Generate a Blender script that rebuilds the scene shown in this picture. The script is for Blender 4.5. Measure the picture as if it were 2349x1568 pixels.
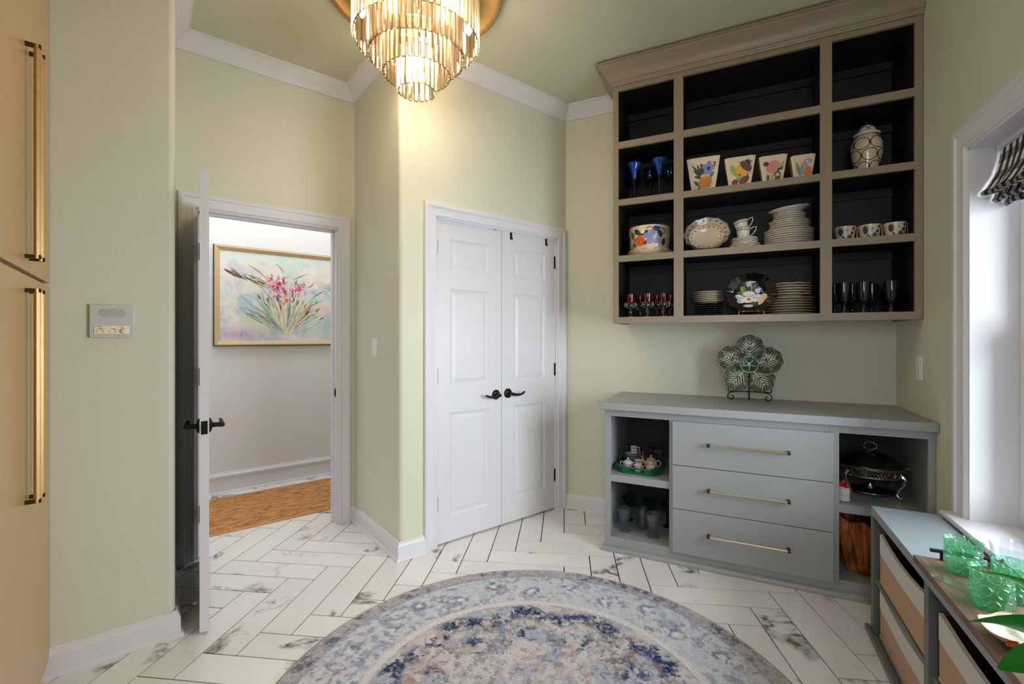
import bpy, bmesh, math, random
import numpy as np
from mathutils import Vector, Matrix
R = math.radians
PI = math.pi
random.seed(7)
for o in list(bpy.data.objects):
    bpy.data.objects.remove(o)
scene = bpy.context.scene
COL = scene.collection

# ------------------------------------------------------------------ camera, world, lights, exposure
CAM_H = 1.30
cam_d = bpy.data.cameras.new('camera')
cam = bpy.data.objects.new('camera', cam_d)
COL.objects.link(cam)
cam.location = (0, 0, CAM_H)
cam.rotation_euler = (R(90), 0, 0)
cam_d.sensor_fit = 'HORIZONTAL'
cam_d.sensor_width = 36.0
cam_d.lens = 1050.0 / 2349.0 * 36.0
cam_d.shift_y = -(784.0 - 773.6) / 2349.0
cam_d.clip_start = 0.02
scene.camera = cam

world = bpy.data.worlds.new('overcast_sky')
scene.world = world
world.use_nodes = True
bg = world.node_tree.nodes['Background']
bg.inputs['Color'].default_value = (0.80, 0.90, 1.0, 1)
bg.inputs['Strength'].default_value = 1.2

FA, FB = R(-25.7), R(38.4)          # the cabinet wall's direction and the door walls' direction


def pos(fr, s, d, z=0.0):
    c, n = math.cos(fr), math.sin(fr)
    return (c * s - n * d, n * s + c * d, z)


def area_light(name, loc, direction, sx, sy, power, color):
    l = bpy.data.lights.new(name, 'AREA')
    l.shape = 'RECTANGLE'
    l.size, l.size_y = sx, sy
    l.energy = power
    l.color = color
    o = bpy.data.objects.new(name, l)
    COL.objects.link(o)
    o.location = loc
    o.rotation_euler = Vector(direction).to_track_quat('-Z', 'Y').to_euler()
    return o


def vecA(x, y, z=0):
    return Vector(pos(FA, x, y, z))


area_light('window_daylight', pos(FA, 2.6, 2.0, 1.55), vecA(-1, 0.0, 0.0), 3.0, 2.6, 500, (0.88, 0.93, 1.0))
area_light('rear_fill_light', (-0.62, -1.75, 1.70), (0.03, 1, -0.05), 1.25, 1.5, 46, (0.90, 0.94, 1.0))  # added fill light floating behind the camera, no real source
hall_l = area_light('hall_light', pos(FB, 0.75, 3.95, 3.0), (0, 0, -1), 2.2, 0.6, 34, (0.97, 0.97, 1.0))
hall_l.rotation_euler = (0, 0, FB)
LAMP_POWER = 11.0
LAMP_COLOR = (1.0, 0.78, 0.54)

scene.view_settings.view_transform = 'Standard'
scene.view_settings.look = 'None'
scene.view_settings.gamma = 1.0
scene.view_settings.use_curve_mapping = False
scene.view_settings.exposure = -0.30
try:
    scene.cycles.use_denoising = True
    scene.cycles.denoiser = 'OPENIMAGEDENOISE'
    scene.cycles.denoising_input_passes = 'RGB_ALBEDO_NORMAL'
    scene.cycles.sample_clamp_indirect = 6.0
    scene.cycles.caustics_reflective = False
    scene.cycles.caustics_refractive = False
    scene.cycles.max_bounces = 10
    scene.cycles.transparent_max_bounces = 24
except Exception:
    pass


# ------------------------------------------------------------------ materials
def lin(c):
    out = []
    for v in c[:3]:
        v = v / 255.0
        out.append(v / 12.92 if v <= 0.04045 else ((v + 0.055) / 1.055) ** 2.4)
    return (out[0], out[1], out[2], 1.0)


class NT:
    def __init__(self, mat):
        mat.use_nodes = True
        self.t = mat.node_tree
        self.b = self.t.nodes['Principled BSDF']
        self.out = self.t.nodes['Material Output']

    def n(self, kind, **kw):
        nd = self.t.nodes.new(kind)
        for k, v in kw.items():
            if hasattr(nd, k) and not k.startswith('i_'):
                setattr(nd, k, v)
        return nd

    def link(self, a, b):
        self.t.links.new(a, b)

    def val(self, sock, v):
        if hasattr(v, 'is_output'):
            self.link(v, sock)
        else:
            sock.default_value = v

    def math(self, op, a, b=0.0, c=None, clamp=False):
        nd = self.n('ShaderNodeMath', operation=op, use_clamp=clamp)
        self.val(nd.inputs[0], a)
        self.val(nd.inputs[1], b)
        if c is not None:
            self.val(nd.inputs[2], c)
        return nd.outputs[0]

    def noise(self, vec, scale, detail=3, rough=0.55, dist=0.0):
        nd = self.n('ShaderNodeTexNoise')
        if vec is not None:
            self.link(vec, nd.inputs['Vector'])
        nd.inputs['Scale'].default_value = scale
        nd.inputs['Detail'].default_value = detail
        nd.inputs['Roughness'].default_value = rough
        nd.inputs['Distortion'].default_value = dist
        return nd.outputs['Fac']

    def ramp(self, fac, stops):
        nd = self.n('ShaderNodeValToRGB')
        el = nd.color_ramp.elements
        while len(el) < len(stops):
            el.new(0.5)
        for e, (p, c) in zip(el, stops):
            e.position = p
            e.color = c
        self.link(fac, nd.inputs[0])
        return nd.outputs[0]

    def mix(self, fac, a, b, mode='MIX'):
        nd = self.n('ShaderNodeMix', data_type='RGBA', blend_type=mode)
        self.val(nd.inputs[0], fac)
        self.val(nd.inputs[6], a)
        self.val(nd.inputs[7], b)
        return nd.outputs[2]

    def bump(self, h, strength, dist=0.01):
        nd = self.n('ShaderNodeBump')
        nd.inputs['Strength'].default_value = strength
        nd.inputs['Distance'].default_value = dist
        self.link(h, nd.inputs['Height'])
        self.link(nd.outputs[0], self.b.inputs['Normal'])

    def obj(self):
        return self.n('ShaderNodeTexCoord').outputs['Object']


def M(name, col, rough=0.5, metal=0.0, trans=0.0, ior=1.45, coat=0.0, var=0.0, vscale=8.0, bump=0.0, bscale=200.0, spec=None, emit=None, alpha=None):
    m = bpy.data.materials.new(name)
    g = NT(m)
    b = g.b
    c = lin(col)
    b.inputs['Base Color'].default_value = c
    b.inputs['Roughness'].default_value = rough
    b.inputs['Metallic'].default_value = metal
    b.inputs['IOR'].default_value = ior
    b.inputs['Transmission Weight'].default_value = trans
    b.inputs['Coat Weight'].default_value = coat
    b.inputs['Coat Roughness'].default_value = 0.06
    if spec is not None:
        b.inputs['Specular IOR Level'].default_value = spec
    if emit:
        b.inputs['Emission Color'].default_value = lin(emit[0])
        b.inputs['Emission Strength'].default_value = emit[1]
    if var > 0:
        f = g.noise(g.obj(), vscale, 4)
        d = tuple(max(0, x * (1 - var)) for x in c[:3]) + (1,)
        l = tuple(min(1, x * (1 + var)) for x in c[:3]) + (1,)
        g.link(g.ramp(f, [(0.3, d), (0.7, l)]), b.inputs['Base Color'])
    if bump > 0:
        g.bump(g.noise(g.obj(), bscale, 3), bump)
    return m


GREEN = M('sage_wall_paint', (214, 214, 193), 0.55, var=0.015, vscale=1.5, bump=0.18, bscale=160)
CEILM = M('sage_ceiling_paint', (208, 208, 184), 0.7, bump=0.15, bscale=160)
WHITE = M('white_trim_paint', (222, 221, 226), 0.35, var=0.012, vscale=3)
DOORM = M('white_door_paint', (218, 218, 221), 0.38, bump=0.10, bscale=90)
HALLW = M('pale_grey_wall_paint', (226, 226, 229), 0.6, bump=0.10, bscale=160)
GREY_WARM = M('lamp_warmed_grey_paint', (146, 132, 113), 0.38, var=0.02, vscale=3)  # cabinet grey browned: the chandelier's warm light put into the colour
GREY = M('grey_cabinet_paint', (156, 159, 160), 0.40, var=0.02, vscale=3)
SHADEIN = M('interior_shade_tone', (33, 32, 29), 0.55, var=0.04, vscale=4)  # cabinet insides near black: their shade is put into the colour
CONSOLE = M('sky_tinted_grey_paint', (140, 151, 156), 0.28, var=0.02, vscale=4)  # cabinet grey turned bluish: sky reflection put into the colour
CONSOLE_D = M('grey_frame_paint', (108, 110, 108), 0.45)
TAN = M('tan_cabinet_paint', (190, 157, 110), 0.33, var=0.02, vscale=2)
BRASS = M('brushed_brass', (190, 156, 108), 0.48, metal=1.0, var=0.06, vscale=30)
BRASSD = M('dark_brass', (96, 70, 42), 0.38, metal=1.0)
NICKEL = M('pale_brass_bar', (222, 210, 186), 0.28, metal=1.0)
BRONZE = M('oil_rubbed_bronze', (34, 33, 33), 0.42, metal=0.6)
BLACKI = M('black_wrought_iron', (18, 18, 19), 0.5, metal=0.4)
GROUT = M('dark_grout', (24, 22, 21), 0.95)
GOLD = M('antique_gold', (200, 164, 112), 0.34, metal=1.0, var=0.08, vscale=12)
GOLDW = M('gilded_picture_frame', (206, 178, 138), 0.5, metal=0.0, var=0.05, vscale=30)
PLASTIC = M('white_plastic', (236, 236, 236), 0.35)
CREAMP = M('cream_plastic', (240, 232, 212), 0.4)
SILVERP = M('silver_grey_plate', (204, 206, 204), 0.42, metal=0.2)
GRILLE = M('grey_grille', (172, 174, 166), 0.6)
BLACK = M('black_plastic', (15, 15, 16), 0.4)
CREAM = M('cream_glaze', (236, 214, 184), 0.16, coat=0.4, var=0.02)
IVORY = M('ivory_china', (238, 230, 216), 0.14, coat=0.4)
CHINAW = M('white_china', (236, 234, 230), 0.14, coat=0.4)
PLATEB = M('brown_edged_china', (222, 206, 184), 0.2, coat=0.3)
BLACKG = M('black_glaze', (14, 12, 12), 0.10, coat=0.5)
NAVY = M('navy_glaze', (24, 32, 66), 0.12, coat=0.4)
REDP = M('red_lacquer', (120, 26, 24), 0.3)
COBALT = M('cobalt_lustre_glass', (22, 92, 190), 0.10, trans=0.35, coat=0.6)
DARKBLUE = M('dark_blue_glass', (10, 44, 74), 0.07, trans=0.55, coat=0.5)
CLEARG = M('clear_glass', (244, 248, 248), 0.03, trans=1.0)
RUBY = M('ruby_glass', (120, 14, 16), 0.07, trans=0.6, coat=0.4)
SMOKE = M('smoky_glass', (44, 44, 56), 0.08, trans=0.5, coat=0.6)
SMOKY_CLEAR = M('grey_blue_pressed_glass', (190, 206, 220), 0.06, trans=0.85, bump=0.6, bscale=140)
GREENG = M('dark_green_glass', (24, 84, 56), 0.06, trans=0.8)
SILVER = M('tarnished_silver', (206, 202, 192), 0.22, metal=1.0, var=0.2, vscale=30)
DSILVER = M('dark_silver', (120, 118, 114), 0.16, metal=1.0)
TRAYG = M('green_lacquer', (6, 92, 62), 0.22, coat=0.3)
TEAP = M('peach_china', (226, 184, 140), 0.18, coat=0.4)
WALNUT = None
FABW = M('pale_canvas', (206, 202, 196), 0.9, bump=0.15, bscale=500)
FABT = M('tan_linen', (186, 152, 126), 0.92, bump=0.2, bscale=600)
FABIN = M('brown_lining', (86, 58, 36), 0.95)
TRIMY = M('straw_piping', (212, 176, 108), 0.8)
LEAFM = M('glossy_leaf', (14, 104, 18), 0.32, var=0.25, vscale=18)
STEMM = M('green_stem', (60, 120, 44), 0.5)
TERRA = M('orange_ceramic', (226, 98, 30), 0.35)
SOIL = M('potting_soil', (48, 34, 24), 0.95)
VEINM = M('pale_vein_glaze', (240, 238, 214), 0.2, coat=0.3)
VINYL = M('white_vinyl', (230, 232, 234), 0.35)
RUNNER_E = M('runner_binding', (206, 150, 92), 0.9)
BULBM = M('lit_bulb', (255, 230, 190), 0.3, emit=((255, 224, 176), 75.0))
EASELB = M('brass_wire', (186, 136, 76), 0.3, metal=1.0)
STRAW = M('strawberry_red', (206, 30, 32), 0.25, coat=0.3)
STRAWL = M('strawberry_leaf_green', (30, 120, 80), 0.3)


def painted(name, rough=0.2, coat=0.3):
    m = bpy.data.materials.new(name)
    g = NT(m)
    a = g.n('ShaderNodeAttribute', attribute_name='Col')
    g.link(a.outputs['Color'], g.b.inputs['Base Color'])
    g.b.inputs['Roughness'].default_value = rough
    g.b.inputs['Coat Weight'].default_value = coat
    return m


PAINT = painted('glazed_paint', 0.42, 0.0)
OILP = painted('oil_paint', 0.5, 0.1)
INK = painted('printed_ink', 0.5, 0.0)


def mat_tile():
    m = bpy.data.materials.new('white_marble_tile')
    g = NT(m)
    oi = g.n('ShaderNodeObjectInfo')
    v = g.n('ShaderNodeVectorMath', operation='ADD')
    g.link(g.obj(), v.inputs[0])
    cx = g.n('ShaderNodeCombineXYZ')
    for i, k in enumerate((137.0, 71.0, 53.0)):
        g.link(g.math('MULTIPLY', oi.outputs['Random'], k), cx.inputs[i])
    g.link(cx.outputs[0], v.inputs[1])
    p = v.outputs[0]
    # bold dark veins: where a distorted noise crosses its middle, only in patches
    n1 = g.noise(p, 2.0, 5, 0.62, 0.9)
    line = g.math('SUBTRACT', 1.0, g.math('MULTIPLY', g.math('ABSOLUTE', g.math('SUBTRACT', n1, 0.5)), 17.0), clamp=True)
    patch = g.noise(p, 2.6, 2, 0.5)
    mask = g.math('MULTIPLY', g.math('SUBTRACT', patch, 0.565), 20.0, clamp=True)
    brk = g.math('MULTIPLY', g.math('SUBTRACT', g.noise(p, 30.0, 4, 0.65), 0.33), 5.0, clamp=True)
    bold = g.math('MULTIPLY', g.math('MULTIPLY', line, mask, clamp=True), brk, clamp=True)
    n2 = g.noise(p, 4.2, 6, 0.6, 1.4)
    fine = g.math('SUBTRACT', 1.0, g.math('MULTIPLY', g.math('ABSOLUTE', g.math('SUBTRACT', n2, 0.5)), 130.0), clamp=True)
    fmask = g.math('MULTIPLY', g.math('SUBTRACT', g.noise(p, 3.3, 2), 0.52), 10.0, clamp=True)
    finem = g.math('MULTIPLY', g.math('MULTIPLY', fine, fmask), 0.5)
    base = g.ramp(g.noise(p, 1.6, 4), [(0.3, lin((224, 222, 222))), (0.7, lin((238, 237, 238)))])
    c1 = g.mix(finem, base, lin((150, 140, 134)))
    c2 = g.mix(bold, c1, lin((58, 55, 57)))
    g.link(c2, g.b.inputs['Base Color'])
    g.b.inputs['Roughness'].default_value = 0.30
    g.b.inputs['Coat Weight'].default_value = 0.1
    return m


TILE = mat_tile()


def mat_runner():
    m = bpy.data.materials.new('worn_brown_runner')
    g = NT(m)
    mp = g.n('ShaderNodeMapping')
    g.link(g.obj(), mp.inputs[0])
    mp.inputs['Scale'].default_value = (2.2, 5.0, 1)
    a = g.noise(mp.outputs[0], 5.0, 6, 0.7)
    bn = g.noise(g.obj(), 60.0, 4, 0.7)
    c = g.ramp(a, [(0.32, lin((120, 78, 46))), (0.48, lin((190, 132, 78))), (0.65, lin((214, 160, 100)))])
    d = g.math('MULTIPLY', g.math('SUBTRACT', bn, 0.52), 6.0, clamp=True)
    sp = g.n('ShaderNodeSeparateXYZ')
    g.link(g.obj(), sp.inputs[0])
    edge = g.math('MULTIPLY', g.math('SUBTRACT', g.math('ABSOLUTE', sp.outputs[1]), 0.20), 6.0, clamp=True)
    dm = g.math('MULTIPLY', d, g.math('ADD', g.math('MULTIPLY', edge, 0.75), 0.18))
    g.link(g.mix(dm, c, lin((70, 42, 26))), g.b.inputs['Base Color'])
    g.b.inputs['Roughness'].default_value = 0.95
    g.bump(bn, 0.4)
    return m


RUNNER = mat_runner()


def mat_rug():
    m = bpy.data.materials.new('worn_blue_rug_pile')
    g = NT(m)
    a = g.n('ShaderNodeAttribute', attribute_name='Col')
    n1 = g.noise(g.obj(), 130.0, 4, 0.75)
    mp = g.n('ShaderNodeMapping')
    g.link(g.obj(), mp.inputs[0])
    mp.inputs['Scale'].default_value = (60, 260, 1)
    n2 = g.noise(mp.outputs[0], 1.0, 3, 0.6)
    f = g.math('ADD', g.math('MULTIPLY', n1, 0.6), g.math('MULTIPLY', n2, 0.4))
    k = g.ramp(f, [(0.32, (0.55, 0.55, 0.58, 1)), (0.5, (1, 1, 1, 1)), (0.68, (1.25, 1.25, 1.22, 1))])
    g.link(g.mix(0.85, a.outputs['Color'], k, 'MULTIPLY'), g.b.inputs['Base Color'])
    g.b.inputs['Roughness'].default_value = 1.0
    g.b.inputs['Specular IOR Level'].default_value = 0.1
    g.bump(f, 0.7, 0.006)
    return m


RUGM = mat_rug()


def mat_crystal():
    m = bpy.data.materials.new('champagne_crystal')
    g = NT(m)
    t = g.t
    tr = g.n('ShaderNodeBsdfTransparent')
    tr.inputs[0].default_value = (1.0, 0.95, 0.86, 1)
    gl = g.n('ShaderNodeBsdfGlossy')
    gl.inputs['Color'].default_value = (1, 0.93, 0.80, 1)
    gl.inputs['Roughness'].default_value = 0.05
    rf = g.n('ShaderNodeBsdfRefraction')
    rf.inputs['Color'].default_value = (1, 0.96, 0.88, 1)
    rf.inputs['IOR'].default_value = 1.5
    tl = g.n('ShaderNodeBsdfTranslucent')
    tl.inputs['Color'].default_value = (1, 0.95, 0.86, 1)
    m1 = g.n('ShaderNodeMixShader')
    m1.inputs[0].default_value = 0.18
    g.link(tr.outputs[0], m1.inputs[1])
    g.link(rf.outputs[0], m1.inputs[2])
    m2 = g.n('ShaderNodeMixShader')
    m2.inputs[0].default_value = 0.42
    g.link(m1.outputs[0], m2.inputs[1])
    g.link(tl.outputs[0], m2.inputs[2])
    fr = g.n('ShaderNodeFresnel')
    fr.inputs[0].default_value = 1.55
    m3 = g.n('ShaderNodeMixShader')
    g.link(fr.outputs[0], m3.inputs[0])
    g.link(m2.outputs[0], m3.inputs[1])
    g.link(gl.outputs[0], m3.inputs[2])
    g.link(m3.outputs[0], g.out.inputs[0])
    return m


CRYSTAL = mat_crystal()


def mat_thin_glass(name, tint, rough=0.02, glossmul=1.0, bump=0.0, bscale=60, voro=False):
    m = bpy.data.materials.new(name)
    g = NT(m)
    tr = g.n('ShaderNodeBsdfTransparent')
    tr.inputs[0].default_value = tint
    gl = g.n('ShaderNodeBsdfGlossy')
    gl.inputs['Roughness'].default_value = rough
    lw = g.n('ShaderNodeLayerWeight')
    fc = g.math('ADD', g.math('MULTIPLY', g.math('POWER', lw.outputs['Facing'], 3.5), 0.55), 0.04)
    mx = g.n('ShaderNodeMixShader')
    g.link(g.math('MULTIPLY', fc, glossmul, clamp=True), mx.inputs[0])
    g.link(tr.outputs[0], mx.inputs[1])
    g.link(gl.outputs[0], mx.inputs[2])
    g.link(mx.outputs[0], g.out.inputs[0])
    return m


PANE = mat_thin_glass('window_glass', (0.97, 0.98, 0.98, 1))
KNIFEG = mat_thin_glass('cut_crystal', (0.93, 0.95, 0.97, 1), 0.06, 4.0)
GOBLETG = mat_thin_glass('thin_clear_glass', (0.93, 0.95, 0.96, 1), 0.04, 1.0)


def mat_pattern_glass(name, tint, body, pale, rows, cols, zper, amount=0.34):
    """thin pressed glass: clear tinted wall, ovals and ridges that catch light"""
    m = bpy.data.materials.new(name)
    g = NT(m)
    sp = g.n('ShaderNodeSeparateXYZ')
    g.link(g.obj(), sp.inputs[0])
    th = g.math('ARCTAN2', sp.outputs[1], sp.outputs[0])
    v = g.math('DIVIDE', sp.outputs[2], zper)
    row = g.math('FLOOR', v)
    u = g.math('ADD', g.math('MULTIPLY', th, cols / (2 * PI)), g.math('MULTIPLY', row, 0.5))
    fu = g.math('SUBTRACT', g.math('FRACT', g.math('ADD', u, 40.0)), 0.5)
    fv = g.math('SUBTRACT', g.math('FRACT', g.math('ADD', v, 40.0)), 0.5)
    d = g.math('SQRT', g.math('ADD', g.math('MULTIPLY', fu, fu), g.math('MULTIPLY', fv, fv)))
    ringm = g.math('SUBTRACT', 1.0, g.math('MULTIPLY', g.math('ABSOLUTE', g.math('SUBTRACT', d, 0.36)), 14.0), clamp=True)
    nz = g.noise(g.obj(), 180.0, 2)
    f = g.math('MULTIPLY', g.math('ADD', g.math('MULTIPLY', ringm, 0.8), g.math('MULTIPLY', nz, 0.35)), amount * 1.6, clamp=True)
    tr = g.n('ShaderNodeBsdfTransparent')
    tr.inputs[0].default_value = tint
    tl = g.n('ShaderNodeBsdfTranslucent')
    tl.inputs['Color'].default_value = lin(pale)
    df = g.n('ShaderNodeBsdfDiffuse')
    df.inputs['Color'].default_value = lin(body)
    gl = g.n('ShaderNodeBsdfGlossy')
    gl.inputs['Roughness'].default_value = 0.08
    bp = g.n('ShaderNodeBump')
    bp.inputs['Strength'].default_value = 0.8
    bp.inputs['Distance'].default_value = 0.004
    g.link(g.math('ADD', ringm, g.math('MULTIPLY', nz, 0.5)), bp.inputs['Height'])
    g.link(bp.outputs[0], gl.inputs['Normal'])
    m0 = g.n('ShaderNodeMixShader')
    m0.inputs[0].default_value = 0.5
    g.link(tl.outputs[0], m0.inputs[1])
    g.link(df.outputs[0], m0.inputs[2])
    m1 = g.n('ShaderNodeMixShader')
    g.link(f, m1.inputs[0])
    g.link(tr.outputs[0], m1.inputs[1])
    g.link(m0.outputs[0], m1.inputs[2])
    lw = g.n('ShaderNodeLayerWeight')
    g.link(bp.outputs[0], lw.inputs['Normal'])
    m2 = g.n('ShaderNodeMixShader')
    g.link(g.math('ADD', g.math('MULTIPLY', g.math('POWER', lw.outputs['Facing'], 3.0), 0.5), 0.07, clamp=True), m2.inputs[0])
    g.link(m1.outputs[0], m2.inputs[1])
    g.link(gl.outputs[0], m2.inputs[2])
    g.link(m2.outputs[0], g.out.inputs[0])
    return m


TUMB = mat_pattern_glass('sea_green_pressed_glass', (0.66, 0.91, 0.77, 1), (70, 170, 104), (150, 226, 176), 3, 8, 0.036, 0.20)
SMOKY_CLEAR = mat_pattern_glass('grey_blue_pressed_glass', (0.88, 0.91, 0.94, 1), (170, 184, 200), (226, 234, 242), 5, 14, 0.018, 0.13)



def mat_cabbage(name, c_dark, c_mid, c_vein, thr=0.055):
    m = bpy.data.materials.new(name)
    g = NT(m)
    uv = g.n('ShaderNodeUVMap', uv_map='UVMap').outputs[0]
    mp = g.n('ShaderNodeMapping')
    g.link(uv, mp.inputs[0])
    mp.inputs['Scale'].default_value = (26, 13, 1)
    nz = g.n('ShaderNodeTexNoise')
    g.link(mp.outputs[0], nz.inputs['Vector'])
    nz.inputs['Scale'].default_value = 0.7
    add = g.n('ShaderNodeVectorMath', operation='ADD')
    g.link(mp.outputs[0], add.inputs[0])
    g.link(nz.outputs['Color'], add.inputs[1])
    vo = g.n('ShaderNodeTexVoronoi', feature='DISTANCE_TO_EDGE')
    g.link(add.outputs[0], vo.inputs['Vector'])
    vo.inputs['Scale'].default_value = 1.0
    e = g.math('SUBTRACT', 1.0, g.math('MULTIPLY', vo.outputs['Distance'], 1.0 / (thr * 2.2)), clamp=True)
    base = g.ramp(g.noise(g.obj(), 20, 3), [(0.35, lin(c_dark)), (0.65, lin(c_mid))])
    g.link(g.mix(g.math('MULTIPLY', e, 0.9), base, lin(c_vein)), g.b.inputs['Base Color'])
    g.b.inputs['Roughness'].default_value = 0.16
    g.b.inputs['Coat Weight'].default_value = 0.5
    g.bump(e, 0.6, 0.004)
    return m


CABB = mat_cabbage('cabbage_leaf_glaze', (26, 46, 32), (50, 78, 54), (176, 178, 140))
CABC = mat_cabbage('cabbage_heart_glaze', (34, 80, 52), (58, 112, 74), (60, 116, 80), 0.02)


def mat_wood(name, sc, c0, c1, c2, rough, bmp):
    m = bpy.data.materials.new(name)
    g = NT(m)
    mp = g.n('ShaderNodeMapping')
    g.link(g.obj(), mp.inputs[0])
    mp.inputs['Scale'].default_value = sc
    f = g.noise(mp.outputs[0], 3.0, 5, 0.6, 0.6)
    g.link(g.ramp(f, [(0.3, lin(c0)), (0.5, lin(c1)), (0.7, lin(c2))]), g.b.inputs['Base Color'])
    g.b.inputs['Roughness'].default_value = rough
    g.bump(f, bmp, 0.01)
    return m


STUMP = mat_wood('oiled_root_wood', (14, 14, 2.0), (84, 38, 18), (172, 92, 42), (226, 152, 82), 0.42, 0.5)
WALNUT = mat_wood('walnut_board', (16, 1.4, 10), (92, 68, 58), (122, 94, 80), (146, 116, 98), 0.5, 0.05)


def mat_gingham():
    m = bpy.data.materials.new('black_white_gingham')
    g = NT(m)
    uv = g.n('ShaderNodeUVMap', uv_map='UVMap').outputs[0]
    sp = g.n('ShaderNodeSeparateXYZ')
    g.link(uv, sp.inputs[0])
    a = g.math('GREATER_THAN', g.math('FRACT', sp.outputs[0]), 0.5)
    b = g.math('GREATER_THAN', g.math('FRACT', sp.outputs[1]), 0.5)
    f = g.math('ADD', g.math('MULTIPLY', a, 0.62), g.math('MULTIPLY', b, 0.38))
    c = g.ramp(f, [(0.0, lin((226, 224, 220))), (0.38, lin((136, 134, 132))), (0.62, lin((48, 47, 48))), (1.0, lin((8, 8, 9)))])
    nd = [n for n in g.t.nodes if n.type == 'VALTORGB'][-1]
    nd.color_ramp.interpolation = 'CONSTANT'
    for e, pp in zip(nd.color_ramp.elements, (0.0, 0.3, 0.55, 0.9)):
        e.position = pp
    g.link(c, g.b.inputs['Base Color'])
    g.b.inputs['Roughness'].default_value = 0.9
    return m


GINGHAM = mat_gingham()


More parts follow.
